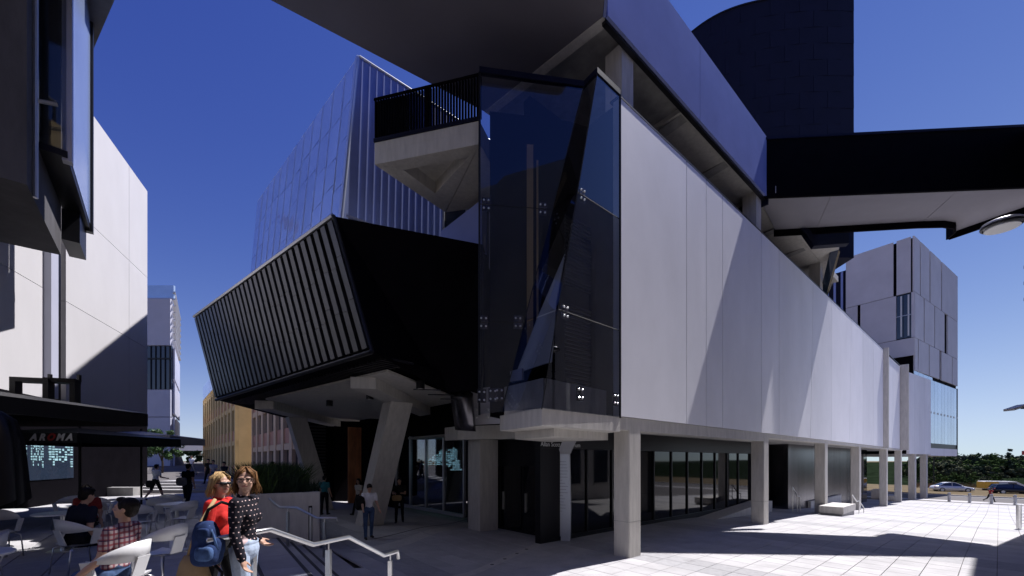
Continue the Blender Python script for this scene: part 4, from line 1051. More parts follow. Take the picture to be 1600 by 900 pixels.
shortrail([rp(19.5, 1.4, 1.5), rp(20.4, 1.4, .95), rp(20.9, 1.4, .9)], 'steel handrail in shade behind the block bench')
bp_ = []
for i, px in enumerate((1483, 1515, 1549, 1586)):
    Y = 46.7 - i * 1.1; X = (px - 800) / F * Y; z = zg(X, Y)
    t = thing('bollard', (X, Y, z), ('steel bollard closest to the building corner', 'second steel bollard out from the building corner', 'steel bollard beside the running figure', 'steel bollard farthest out from the building')[i], 'bollard', 'steel bollards along the kerb')
    m = MB(); m.cyl((X, Y, z - .1), .13, 1.02, 16); obj('post', m, M['alu'], t, False)
    m = MB(); m.cyl((X, Y, z + .925), .12, .05, 16, r1=.09); obj('cap', m, M['steel'], t)
    m = MB(); m.cyl((X, Y, z + .78), .134, .04, 16); obj('band', m, M['blackpaint'], t)
X, Y = 22.9, 18.9; 
bx_, by_ = (1592 - 800) / F * 19.0, 19.0; zz = zg(bx_, by_)
t = thing('bicycle_post', (bx_, by_, zz), 'thick steel post with wire loops at the sunny edge of the plaza', 'post')
m = MB(); m.cyl((bx_, by_, zz - .1), .09, 1.2, 14); obj('post', m, M['steel'], t)
m = MB(); m.cyl((bx_, by_, zz + 1.1), .095, .04, 14); obj('cap', m, M['alu'], t)
for i in range(6):
    m = MB(); m.tube([(bx_ + .09 + .25 * math.sin(a), by_, zz + .2 + i * .14 + .07 * math.cos(a)) for a in np.linspace(0, PI, 7)], .008, 5); obj('wire_loop', m, M['alu'], t)
# lamp post
lp_x, lp_y = 11.22, 9.0
t = thing('lamp_post', (lp_x, lp_y, 0), 'dark lamp post with a saucer lamp under the footbridge', 'street lamp')
m = MB(); m.tube([(lp_x, lp_y, -.1), (lp_x, lp_y, 9.5)], .07, 10); obj('pole', m, M['blackpaint'], t)
q = at(1566, 351, 9.0)
m = MB(); m.tube([(lp_x, lp_y, q.z + .13), (q.x + .28, lp_y, q.z + .06)], .03, 8); obj('arm', m, M['blackpaint'], t)
m = MB(); m.ell((q.x, q.y, q.z + .02), (.33, .33, .09), None, 24, 8); hd = obj('lamp_head', m, M['alu'], t, True)
m = MB(); m.cyl((q.x, q.y, q.z - .085), .27, .03, 24); obj('lamp_glass', m, M['lamp'], hd)
m = MB(); m.tube([(q.x + .31 * math.cos(a), q.y + .31 * math.sin(a), q.z - .02) for a in np.linspace(0, 2 * PI, 25)], .025, 6); obj('rim', m, M['blackpaint'], hd)
q = at(1586, 640, 9.0)
m = MB(); m.para(q + Vector((-.13, -.1, -.03)), (.30, 0, .10), (0, .2, 0), (-.01, 0, .045)); sp_ = obj('spotlight', m, M['alu'], t)
m = MB(); m.tube([(q.x + .13, q.y, q.z + .03), (lp_x, lp_y, q.z + .03)], .02, 6); obj('bracket', m, M['blackpaint'], sp_)
for z in (6.2, 6.55, 6.9):
    m = MB(); m.cyl((lp_x, lp_y, z), .095, .07, 10); obj('clamp', m, M['blackpaint'], t)

# added glowing pattern imitating a facade mirrored in the lobby glass
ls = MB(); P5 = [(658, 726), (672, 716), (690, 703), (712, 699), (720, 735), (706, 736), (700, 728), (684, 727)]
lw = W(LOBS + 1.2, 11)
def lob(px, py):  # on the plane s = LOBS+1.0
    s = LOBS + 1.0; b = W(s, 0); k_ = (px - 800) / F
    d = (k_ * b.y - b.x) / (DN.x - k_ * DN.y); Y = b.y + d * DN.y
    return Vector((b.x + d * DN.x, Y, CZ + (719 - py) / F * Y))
la = thing('painted_reflection', lob(690, 736), 'pale blue glowing pattern standing in for a facade reflected in the lobby glass', 'painted reflection')
ls.prism([lob(*p) for p in P5], DW * .05); obj('reflection_backing', ls, M['blackpaint'], la)
pm2 = mat('reflection_glow', (.4, .65, .7), .5, emit=((.34, .62, .70), 1.3), rand=.45)
def inside(x, y):
    c = False; n = len(P5)
    for i in range(n):
        (x1, y1), (x2, y2) = P5[i], P5[(i + 1) % n]
        if (y1 > y) != (y2 > y) and x < (x2 - x1) * (y - y1) / (y2 - y1) + x1: c = not c
    return c
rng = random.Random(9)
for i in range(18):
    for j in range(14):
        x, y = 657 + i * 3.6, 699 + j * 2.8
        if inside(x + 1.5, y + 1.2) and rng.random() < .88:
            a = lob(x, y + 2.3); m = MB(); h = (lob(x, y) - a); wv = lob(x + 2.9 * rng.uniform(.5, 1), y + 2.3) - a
            m.para(a - DW * .012, wv, DW * .01, h * rng.uniform(.6, 1)); obj('reflection_tile', m, pm2, la)

# ------------------------------------------------------------------ parasols
def parasol(cx, cy, half, zval, ztop, label, text=None, mt='blackpaint', rot=0.):
    z0 = zg(cx, cy); t = thing('cafe_parasol', (cx, cy, z0), label, 'parasol', 'open cafe parasols')
    ca, sa = math.cos(rot), math.sin(rot)
    cs = [Vector((cx + half * (sx * ca - sy * sa), cy + half * (sx * sa + sy * ca), zval + .25)) for sx, sy in ((-1, -1), (1, -1), (1, 1), (-1, 1))]
    ap = Vector((cx, cy, ztop))
    for i in range(4):
        a, b = cs[i], cs[(i + 1) % 4]; m = MB(); mid = (a + b) / 2
        n_ = 6; vs = [ap]
        for k in range(n_ + 1):
            p = a.lerp(b, k / n_); p.z -= .10 * math.sin(PI * k / n_) * .5; vs.append(p)
        m.add(vs, [(0, k + 1, k + 2) for k in range(n_)])
        m.add([v + UZ * .012 for v in vs], [(0, k + 2, k + 1) for k in range(n_)]); obj('canopy_panel', m, M[mt], t)
        m = MB(); m.para(a - UZ * .27, b - a, (mid - Vector((cx, cy, mid.z))).normalized() * .012, UZ * .265); obj('valance', m, M[mt], t)
        m = MB(); m.tube([ap - UZ * .1, a], .016, 6); obj('rib', m, M['alu'], t)
    m = MB(); m.tube([(cx, cy, z0), (cx, cy, ztop + .1)], .035, 10); obj('pole', m, M['blackpaint'], t)
    m = MB(); m.box(cx - .35, cx + .35, cy - .35, cy + .35, z0, z0 + .08); obj('base', m, M['concd'], t)
    if text:
        a, b = cs[0], cs[1]; u = (b - a).normalized(); n_ = Vector((u.y, -u.x, 0))
        cc = a.lerp(b, text[1]) + n_ * .022 - UZ * .125
        xo = -.47
        for ch, wid in zip('AROMA', (.0, .235, .47, .72, .97)):
            textmesh('letter', ch, .25, frame_mtx(cc + u * (wid - .48), u, UZ), M['tail'] if ch == 'O' else M['white'], t, .003, .35, .012)
    return t
parasol(-9.5, 7.2, 1.7, 3.47, 4.0, 'near black cafe parasol cut by the picture edge above the tables')
parasol(-13.5, 13.0, 1.75, 3.22, 3.72, 'dark open cafe parasol with white and red lettering on its valance', ('AROMA', .80))
parasol(-13.9, 15.6, 1.5, 3.36, 3.8, 'grey open cafe parasol catching light on one edge by the black wall', None, 'bluegrey', .3)
cpx, cpy = -7.25, 5.75
t = thing('closed_parasol', (cpx, cpy, .97), 'closed black cafe parasol hanging folded beside the near table', 'parasol')
m = MB(); m.tube([(cpx, cpy, .97), (cpx, cpy, 3.5)], .03, 10); obj('pole', m, M['blackpaint'], t)
m = MB(); vs = []; nr = 28
prof = [(3.42, .10), (3.3, .22), (3.0, .28), (2.5, .31), (2.12, .33)]
for z, r in prof:
    for k in range(nr):
        a = 2 * PI * k / nr; rr = r * (1 + .22 * math.cos(a * 7)); vs.append((cpx + rr * math.cos(a), cpy + rr * math.sin(a), z + .06 * math.cos(a * 7) * (z < 2.3)))
m.add(vs, [(i * nr + k, (i + 1) * nr + k, (i + 1) * nr + (k + 1) % nr, i * nr + (k + 1) % nr) for i in range(len(prof) - 1) for k in range(nr)]); obj('folded_canopy', m, M['blackpaint'], t, True)
m = MB(); m.cyl((cpx, cpy, .95), .3, .08, 16); obj('base', m, M['concd'], t)

# ------------------------------------------------------------------ cafe tables and chairs
def table(x, y, r, label):
    z0 = zg(x, y) ; t = thing('cafe_table', (x, y, z0), label, 'table', 'white cafe tables')
    m = MB(); pr = [(.715, r - .02), (.722, r), (.742, r), (.748, r - .012)]; vs = []; nn_ = 28
    for z, rr in pr: vs += [(x + rr * math.cos(2 * PI * k / nn_), y + rr * math.sin(2 * PI * k / nn_), z0 + z) for k in range(nn_)]
    m.add(vs, [(i * nn_ + k, i * nn_ + (k + 1) % nn_, (i + 1) * nn_ + (k + 1) % nn_, (i + 1) * nn_ + k) for i in range(3) for k in range(nn_)] + [tuple(range(nn_))[::-1], tuple(range(3 * nn_, 4 * nn_))])
    obj('tabletop', m, M['wtop'], t)
    m = MB(); m.cyl((x, y, z0 + .02), .035, .69, 12); obj('pedestal', m, M['steel'], t)
    m = MB(); m.cyl((x, y, z0), .23, .02, 20, r1=.2); obj('base', m, M['steel'], t)
tabs = [(-5.95, 4.45, .42, 'white round cafe table at the nearest seats, cut by the picture edge'), (-8.75, 8.1, .42, 'white cafe table behind the seated person in navy'),
        (-9.95, 9.7, .42, 'white cafe table past the navy seated person, in strong sun'), (-11.1, 12.0, .42, 'white cafe table farthest along the walkway edge'),
        (-10.4, 8.4, .42, 'white cafe table by the person in red'), (-8.3, 10.3, .40, 'white cafe table nearest to the open walkway')]
for a in tabs: table(*a)
def chair_proto():
    t = thing('cafe_chair', (0, 0, 0), 'white moulded cafe chair with thin steel legs', 'chair', 'white cafe chairs')
    # seat faces -Y
    nu, nv = 11, 9; vs = []
    for j in range(nv):
        v = j / (nv - 1)
        for i in range(nu):
            u = i / (nu - 1) * 2 - 1
            vs.append((u * .22 * (1 - .06 * (1 - v)), -.22 + v * .42, .45 + .03 * u * u - .02 * math.sin(v * PI)))
    fs = [(j * nu + i, j * nu + i + 1, (j + 1) * nu + i + 1, (j + 1) * nu + i) for j in range(nv - 1) for i in range(nu - 1)]
    m = MB(); m.add(vs, fs); n = len(vs); m.add([(x, y, z - .014) for x, y, z in vs], [f[::-1] for f in fs]); obj('seat', m, M['white'], t, True)
    # wrapping back and arm band
    vs = []; na = 25
    for k in range(na):
        a = -PI * .62 + 1.24 * PI * k / (na - 1); c_, s_ = math.sin(a), math.cos(a)
        hx, hy = .285 * c_, -.0 + .25 * s_
        b_ = max(0, s_); lo_z = .64 - .0 * b_; hi = .70 + .17 * b_ ** .8
        lo2 = .665 - .02 * b_
        for z, off in ((lo2, 0), (hi, .03), (hi, .045), (lo2, .015)):
            vs.append((hx * (1 + off), hy * (1 + off) + .05 * b_ * (z - .6) * 2, z))
    fs = [(k * 4 + q, k * 4 + (q + 1) % 4, (k + 1) * 4 + (q + 1) % 4, (k + 1) * 4 + q) for k in range(na - 1) for q in range(4)] + [(3, 2, 1, 0), ((na - 1) * 4, (na - 1) * 4 + 1, (na - 1) * 4 + 2, (na - 1) * 4 + 3)]
    m = MB(); m.add(vs, fs); obj('backrest', m, M['white'], t, True)
    m = MB(); m.para((-.09, .19, .45), (.18, 0, 0), (0, .015, 0), (0, .075, .24)); obj('back_support', m, M['white'], t)
    for sx in (-1, 1):
        m = MB(); m.para((sx * .235 - .02, -.12, .455), (.04, 0, 0), (0, .1, 0), (sx * .045, -.02, .23)); obj('arm_support', m, M['white'], t)
        for sy in (-1, 1):
            m = MB(); m.tube([(sx * .17, sy * .15, .44), (sx * .23, sy * .21, .40), (sx * .25, sy * .25, 0)], .011, 8); obj('leg', m, M['steel'], t, True)
    return t
CH = chair_proto()
chairs = [(-4.40, 4.64, -84, 'white cafe chair under the man in the plaid shirt'), (-6.8, 6.55, 160, 'white cafe chair under the person in navy'), (-9.1, 8.95, 30, 'white cafe chair under the person in red'),
          (-6.55, 5.05, -40, 'white cafe chair under the person beside the closed parasol'), (-4.95, 5.9, -95, 'white cafe chair with a slim arm beside the walkway, behind the plaid shirt'),
          (-9.3, 7.5, 70, 'empty white cafe chair by the table behind the navy shirt'), (-8.0, 8.9, 200, 'empty white cafe chair in sun between two tables'), (-10.6, 10.6, 60, 'empty white cafe chair past the sunlit table'),
          (-9.2, 10.9, -150, 'empty white cafe chair in sun nearest the walkway'), (-11.9, 11.2, 20, 'empty white cafe chair beside the farthest table'), (-10.3, 12.6, 200, 'empty white cafe chair behind the farthest table'),
          (-7.6, 9.6, -100, 'empty white cafe chair at the table nearest the open walkway')]
for i, (x, y, a, lab) in enumerate(chairs):
    z = zg(x, y)
    if i == 0:
        CH.location = (x, y, z); CH.rotation_euler = (0, 0, R(a)); CH['label'] = lab
    else: dup(CH, (x, y, z), R(a), lab)
# ------------------------------------------------------------------ people
class Body:
    """collects overlapping tapered limbs, then fuses them into one continuous skin"""
    def __init__(s): s.mb = MB(); s.pr = []
    def cap(s, a, b, ra, rb, lab): s.mb.caps(a, b, ra, rb); s.pr.append((np.array(a, float), np.array(b, float), ra, rb, lab))
    def ell(s, c, rad, lab, rot=None):
        s.mb.ell(c, rad, rot, 14, 10); r_ = min(rad); ax = int(np.argmax(rad)); d = Vector((0, 0, 0)); d[ax] = rad[ax] - r_
        if rot: d = rot @ d
        c = Vector(c); s.pr.append((np.array(c - d), np.array(c + d), r_, r_, lab))
def fuse(mb, voxel, smooth=3, fac=.5):
    me = bpy.data.meshes.new('tmp'); me.from_pydata(mb.v, [], mb.f)
    o = bpy.data.objects.new('tmp', me); COL.objects.link(o)
    r = o.modifiers.new('r', 'REMESH'); r.mode = 'VOXEL'; r.voxel_size = voxel; r.use_smooth_shade = True
    if smooth:
        s = o.modifiers.new('s', 'SMOOTH'); s.iterations = smooth; s.factor = fac
    dg = bpy.context.evaluated_depsgraph_get(); out = bpy.data.meshes.new_from_object(o.evaluated_get(dg))
    bpy.data.objects.remove(o); bpy.data.meshes.remove(me); return out
def rx(a): return Matrix.Rotation(a, 3, 'X')
def rz(a): return Matrix.Rotation(a, 3, 'Z')
def person(loc, yaw, H, label, group, mats, pose, voxel=.02, face=False, female=False, hair='short', sleeves='short', legs='long', hands=False, slim=1.0):
    k = H / 1.72; B_ = Body(); P = pose
    lean = R(P.get('lean', 0)); tw = R(P.get('twist', 0)); hy_ = R(P.get('head', 0)); hp = R(P.get('nod', 0))
    pel = Vector((0, 0, .93)); Ru = rz(tw) @ rx(lean)
    U = lambda x, y, z: pel + Ru @ (Vector((x, y, z)) - pel)
    sw = (.165 if female else .19); hw = .095
    tr = {'t': .098, 'c': .062, 'a': .055} if not female else {'t': .092, 'c': .056, 'a': .048}
    lf = 1.0 if legs == 'long' else .8
    # legs
    ank = []
    for sx, f, kn, ab in ((-1, P.get('rhip', 0), P.get('rknee', 0), P.get('rab', 2)), (1, P.get('lhip', 0), P.get('lknee', 0), P.get('lab', 2))):
        f, kn, ab = R(f), R(kn), R(ab)
        h = pel + Vector((sx * hw, 0, -.03))
        d1 = Vector((sx * math.sin(ab), -math.sin(f) * math.cos(ab), -math.cos(f) * math.cos(ab))); kp = h + d1 * .42
        d2 = Vector((sx * math.sin(ab) * .6, -math.sin(f - kn), -math.cos(f - kn))).normalized(); an = kp + d2 * .42
        B_.cap(h, kp, tr['t'] * slim, .066, 'pants'); B_.cap(kp, an, .064, .050 if legs == 'long' else .04, 'pants' if legs == 'long' else 'skin')
        B_.cap(kp, kp + d2 * .16, .06, tr['c'] + .004, 'pants' if legs == 'long' else 'skin')
        ft = rx(-max(-.6, min(.6, (f - kn)))) @ Vector((0, -1, 0)) if abs(f - kn) > .25 else Vector((0, -1, 0))
        B_.cap(an + d2 * .035 + Vector((0, .03, 0)), an + d2 * .045 + ft * .15 + Vector((sx * .02, 0, 0)), .045, .036, 'shoe')
        ank.append(an)
    # torso
    B_.ell(pel + Vector((0, .0, .0)), (.165, .125, .13), 'pants')
    B_.ell(U(0, 0, 1.09), (.140 * slim, .105 * slim, .16), 'shirt'); B_.ell(U(0, 0, 1.27), (.168 if female else .185, .118, .185), 'shirt')
    if female: B_.ell(U(-.07, -.085, 1.25), (.068, .045, .07), 'shirt'); B_.ell(U(.07, -.085, 1.25), (.068, .045, .07), 'shirt')
    B_.cap(U(-sw + .02, 0, 1.385), U(sw - .02, 0, 1.385), .062, .062, 'shirt')
    B_.cap(U(0, .01, 1.36), U(0, .012, 1.44), .085, .062, 'shirt')
    B_.cap(U(0, .012, 1.42), U(0, -.005, 1.53), .054, .05, 'skin')
    B_.ell(U(0, .0, 1.0), (.158, .118, .07), 'hem' if 'hem' in mats else 'shirt')
    # arms
    wr = []
    for sx, a, ab, el, tin in ((-1, P.get('rarm', 0), P.get('rout', 8), P.get('relb', 12), P.get('rin', 0)), (1, P.get('larm', 0), P.get('lout', 8), P.get('lelb', 12), P.get('lin', 0))):
        a, ab, el, tin = R(a), R(ab), R(el), R(tin)
        s0 = U(sx * sw, 0, 1.395)
        d1 = Ru @ Vector((sx * math.sin(ab), -math.sin(a) * math.cos(ab), -math.cos(a) * math.cos(ab))); e_ = s0 + d1 * .285
        ab2 = ab - tin
        d2 = Ru @ Vector((sx * math.sin(ab2), -math.sin(a + el) * math.cos(ab2), -math.cos(a + el) * math.cos(ab2))); w_ = e_ + d2 * .245
        ls = 'skin' if sleeves == 'none' else 'shirt'
        B_.cap(s0, s0 + d1 * .17, .064, .058, ls); B_.cap(s0 + d1 * .15, e_, tr['a'] - .008 if sleeves != 'long' else tr['a'], .042 if sleeves != 'long' else .048, 'shirt' if sleeves == 'long' else 'skin')
        B_.cap(e_, w_, .044 if sleeves != 'long' else .05, .031 if sleeves != 'long' else .04, 'shirt' if sleeves == 'long' else 'skin')
        # hand
        side = d2.cross(Vector((0, 1, 0)) if abs(d2.y) < .8 else Vector((1, 0, 0))).normalized()
        if side.y > 0: side = -side
        pn = d2.cross(side).normalized()
        if pn.x * sx > 0: pn = -pn               # palm looks inwards
        pc = w_ + d2 * .05
        B_.ell(pc, (.040, .022, .052), 'skin', Matrix((side, pn, d2)).transposed())
        if hands:
            cr = R(P.get('curl', 28))
            for q, ln in zip((-.030, -.010, .010, .029), (.066, .077, .072, .056)):
                b0 = pc + d2 * .040 + side * (-q); dd = d2; seg_ = [.45, .32, .23]
                for si, fr_ in enumerate(seg_):
                    dd = (dd * math.cos(cr) + pn * math.sin(cr)).normalized(); b1 = b0 + dd * ln * fr_ * 1.15
                    B_.cap(b0, b1, .0092 - .0008 * si, .0086 - .0008 * si, 'skin'); b0 = b1
            t0 = pc - d2 * .02 + side * .034; td = (d2 * .7 + side * .6 + pn * .35).normalized(); t1 = t0 + td * .04
            B_.cap(t0, t1, .0125, .0105, 'skin'); td = (d2 * .9 + side * .15 + pn * .35).normalized(); B_.cap(t1, t1 + td * .03, .0105, .009, 'skin')
        else:
            B_.cap(pc + d2 * .03, pc + d2 * .11 + pn * .02, .026, .016, 'skin'); B_.cap(pc, pc + d2 * .05 + side * .045, .014, .011, 'skin')
        wr.append(pc)
    # head
    Rh = Ru @ rz(hy_) @ rx(hp); hc = U(0, -.012, 1.615)
    hd = lambda x, y, z: hc + Rh @ Vector((x, y, z))
    B_.ell(hd(0, .012, .025), (.076, .096, .092), 'skin', Rh)
    B_.ell(hd(0, -.030, -.035), (.062, .062, .082), 'skin', Rh); B_.ell(hd(0, -.052, -.088), (.034, .03, .026), 'skin', Rh)
    B_.cap(hd(0, -.085, .015), hd(0, -.107, -.024), .010, .0155, 'skin')
    for sx in (-1, 1):
        B_.ell(hd(sx * .076, .012, -.008), (.010, .020, .032), 'skin', Rh)
        if face:
            B_.cap(hd(sx * .017, -.086, .027), hd(sx * .048, -.076, .024), .008, .008, 'skin')     # brow
            B_.ell(hd(sx * .042, -.066, -.028), (.022, .02, .018), 'skin', Rh)                       # cheek
            B_.ell(hd(sx * .030, -.0815, .006), (.0115, .007, .0065), 'eye', Rh)
    if face:
        B_.cap(hd(-.020, -.083, -.058), hd(.020, -.083, -.058), .0075, .0075, 'lip'); B_.ell(hd(0, -.088, -.056), (.016, .009, .008), 'lip', Rh)
    me = fuse(B_.mb, voxel, 3 if voxel > .012 else 4)
    nf = len(me.polygons); ctr = np.zeros(nf * 3); me.polygons.foreach_get('center', ctr); ctr = ctr.reshape(-1, 3)
    best = np.full(nf, 1e9); lab = np.zeros(nf, int); names = ['skin', 'shirt', 'pants', 'shoe', 'eye', 'lip', 'hem']
    for a, b, ra, rb_, l in B_.pr:
        d = b - a; L2 = max(1e-9, d @ d); t = np.clip(((ctr - a) @ d) / L2, 0, 1)
        ds = np.linalg.norm(ctr - (a + t[:, None] * d), axis=1) - (ra + (rb_ - ra) * t)
        if l in ('eye', 'lip'): ds = ds - .0015
        u = ds < best; best[u] = ds[u]; lab[u] = names.index(l)
    me.polygons.foreach_set('material_index', lab.tolist())
    low = min(a.z for a in ank) - .085
    if P.get('seat'): low = 0
    mt = [mats.get(n) or M.get({'lip': 'lip', 'eye': 'eye', 'skin': 'skin'}.get(n, 'rubber')) for n in names]
    X = Matrix.Translation(Vector(loc)) @ Matrix.Rotation(R(yaw), 4, 'Z') @ Matrix.Scale(k, 4) @ Matrix.Translation(Vector((0, 0, -low + P.get('dz', 0))))
    me.transform(X); me.update()
    base = Vector(loc)
    me.transform(Matrix.Translation(-base))
    o = link_mesh('person', me, mt, None, base, True); tag(o, label, 'person', group)
    X3 = X
    def child(name, mbx, m, vox=None, smooth=2):
        mm = fuse(mbx, vox, smooth) if vox else None
        if mm is None: mm = bpy.data.meshes.new(name); mm.from_pydata(mbx.v, [], mbx.f)
        mm.transform(X3); mm.transform(Matrix.Translation(-base))
        return link_mesh(name, mm, m, o, base, True)
    hb = MB(); hm = mats.get('hair') or M['hair']
    hb.ell(hd(0, .025, .042), (.086, .100, .088), Rh, 14, 10)
    if hair == 'short':
        hb.ell(hd(0, .055, -.01), (.074, .062, .08), Rh, 12, 8); hb.cap = None
        for sx in (-1, 1): hb.ell(hd(sx * .07, -.005, .035), (.016, .04, .045), Rh, 8, 6)
        hb.ell(hd(0, -.055, .095), (.062, .04, .028), Rh, 10, 6)
    else:
        rng = random.Random(int(H * 1000)); ln = .11 if hair == 'bob' else .17
        hb.ell(hd(0, .055, -.035), (.072, .05, .085), Rh, 12, 8)
        st_ = MB()
        for i in range(330):
            a = R(rng.uniform(-112, 112)); r0 = .090 + rng.uniform(-.006, .004)
            top_ = hd(rng.gauss(0, .012), .01 + rng.uniform(-.03, .04), .133)
            p0 = hd(r0 * math.sin(a), .02 + r0 * math.cos(a), .06 + rng.uniform(-.015, .02)); fl = rng.uniform(.9, 1.38)
            p1 = hd(r0 * 1.13 * math.sin(a + rng.gauss(0, .05)), .025 + r0 * 1.08 * math.cos(a), -.02 + rng.gauss(0, .01))
            p2 = hd(r0 * fl * math.sin(a) + rng.gauss(0, .016), .025 + r0 * fl * math.cos(a) + rng.gauss(0, .01), -ln + rng.uniform(-.045, .04))
            st_.tube([top_, p0, p1, (p1 + p2) / 2 + Vector((rng.gauss(0, .006), rng.gauss(0, .006), 0)), p2], .0055, 5, r1=.0018)
        for i in range(60):      # parted fringe swept to the sides
            sx = -1 if i % 2 else 1; t = rng.random()
            st_.tube([hd(sx * .008, -.02 + .03 * t, .132), hd(sx * (.035 + .035 * t), -.086 + .035 * t, .088 - .01 * t), hd(sx * (.074 + .016 * t), -.055 + .05 * t + rng.uniform(-.008, .008), .045 - .06 * t + rng.uniform(-.012, .012))], .006, 5, r1=.002)
    cmesh = child('hair', hb, hm, max(.007, voxel * .9), 1)
    if hair != 'short': child('hair_strand_layer', st_, hm)
    info = {'X': X, 'hd': hd, 'U': U, 'wr': wr, 'child': child, 'k': k}
    return o, info
def haircol(name, col, col2=None): return mat('hair_' + name, col, .5, var=.35, scale=60, stretch=(1, 1, .12), bump=.5, bscale=90, spec=.15)
M['hair'] = haircol('dark', (.012, .009, .008)); hbrown = haircol('brown', (.17, .085, .035)); hblond = haircol('blond', (.42, .28, .13)); 
navy_c = cloth('navy', (.012, .014, .03)); black_c = cloth('black', (.010, .010, .012)); white_c = cloth('white', (.68, .68, .70)); red_c = cloth('red', (.55, .03, .025)); dred = cloth('darkred', (.25, .03, .03))
denim = cloth('denim', (.06, .10, .20), .35); ldenim = cloth('light_denim', (.36, .43, .54), .30); grey_c = cloth('grey', (.22, .22, .24)); teal = cloth('teal', (.03, .16, .20)); tan_c = cloth('tan', (.36, .25, .13)); shoe = M['rubber']
def dotted():
    m = cloth('dotted', (.010, .009, .015)); nt = m.node_tree; b = nt.nodes['Principled BSDF']
    geo = nt.nodes.new('ShaderNodeNewGeometry'); sp = nt.nodes.new('ShaderNodeSeparateXYZ'); nt.links.new(geo.outputs['Position'], sp.inputs[0])
    def mth(op, a, b_=None, v=None):
        n = nt.nodes.new('ShaderNodeMath'); n.operation = op; nt.links.new(a, n.inputs[0])
        if b_ is not None: nt.links.new(b_, n.inputs[1])
        if v is not None: n.inputs[1].default_value = v
        return n.outputs[0]
    zr = mth('MULTIPLY', sp.outputs[2], v=1 / .046); fl = mth('FLOOR', zr); fz_ = mth('FRACT', zr)
    u = mth('ADD', mth('MULTIPLY', sp.outputs[0], v=1 / .062), mth('MULTIPLY', sp.outputs[1], v=1 / .055)); u = mth('ADD', u, mth('MULTIPLY', fl, v=.5)); fu = mth('FRACT', u)
    dot = mth('MULTIPLY', mth('LESS_THAN', fz_, v=.19), mth('LESS_THAN', fu, v=.28))
    mx = nt.nodes.new('ShaderNodeMix'); mx.data_type = 'RGBA'; old = b.inputs['Base Color'].links[0].from_socket
    nt.links.new(dot, mx.inputs[0]); nt.links.new(old, mx.inputs[6]); mx.inputs[7].default_value = (.62, .45, .42, 1); nt.links.new(mx.outputs[2], b.inputs['Base Color']); return m
def plaid():
    m = cloth('plaid', (.42, .34, .34)); nt = m.node_tree; b = nt.nodes['Principled BSDF']
    geo = nt.nodes.new('ShaderNodeNewGeometry'); sp = nt.nodes.new('ShaderNodeSeparateXYZ'); nt.links.new(geo.outputs['Position'], sp.inputs[0])
    def band(o, p, w_):
        n = nt.nodes.new('ShaderNodeMath'); n.operation = 'MULTIPLY'; n.inputs[1].default_value = 1 / p; nt.links.new(o, n.inputs[0])
        f = nt.nodes.new('ShaderNodeMath'); f.operation = 'FRACT'; nt.links.new(n.outputs[0], f.inputs[0])
        l = nt.nodes.new('ShaderNodeMath'); l.operation = 'LESS_THAN'; l.inputs[1].default_value = w_; nt.links.new(f.outputs[0], l.inputs[0]); return l.outputs[0]
    ad = nt.nodes.new('ShaderNodeMath'); nt.links.new(sp.outputs[0], ad.inputs[0]); nt.links.new(sp.outputs[1], ad.inputs[1])
    cur_ = b.inputs['Base Color'].links[0].from_socket
    for src, p, w_, c in ((sp.outputs[2], .055, .45, (.26, .03, .04, 1)), (ad.outputs[0], .06, .42, (.20, .03, .05, 1)), (sp.outputs[2], .11, .12, (.02, .02, .06, 1)), (ad.outputs[0], .12, .12, (.02, .02, .06, 1))):
        mx = nt.nodes.new('ShaderNodeMix'); mx.data_type = 'RGBA'
        mm_ = nt.nodes.new('ShaderNodeMath'); mm_.operation = 'MULTIPLY'; mm_.inputs[1].default_value = .75; nt.links.new(band(src, p, w_), mm_.inputs[0])
        nt.links.new(mm_.outputs[0], mx.inputs[0]); nt.links.new(cur_, mx.inputs[6]); mx.inputs[7].default_value = c; cur_ = mx.outputs[2]
    nt.links.new(cur_, b.inputs['Base Color']); return m
GW = 'people walking or standing on the plaza'; GS = 'people seated at the cafe tables'
def gl(x, y): return Vector((x, y, zg(x, y)))
def sbox(mb, c, rad, p=.62, nu=20, nv=12):
    c = Vector(c); vs = []; f_ = lambda v: math.copysign(abs(v) ** p, v)
    for j in range(nv + 1):
        th = PI * j / nv
        for i in range(nu):
            ph = 2 * PI * i / nu; vs.append(c + Vector((rad[0] * f_(math.sin(th)) * f_(math.cos(ph)), rad[1] * f_(math.sin(th)) * f_(math.sin(ph)), rad[2] * f_(math.cos(th)))))
    mb.add(vs, [(j * nu + i, (j + 1) * nu + i, (j + 1) * nu + (i + 1) % nu, j * nu + (i + 1) % nu) for j in range(nv) for i in range(nu)]); return mb
def bagmesh(name, parts, mt, label, loc, group=None, vox=.012):
    t = None; b = MB()
    for c, r in parts: sbox(b, c, r)
    me = fuse(b, vox, 4); base = Vector(loc); me.transform(Matrix.Translation(-base))
    return tag(link_mesh(name, me, mt, None, base, True), label, 'bag', group)

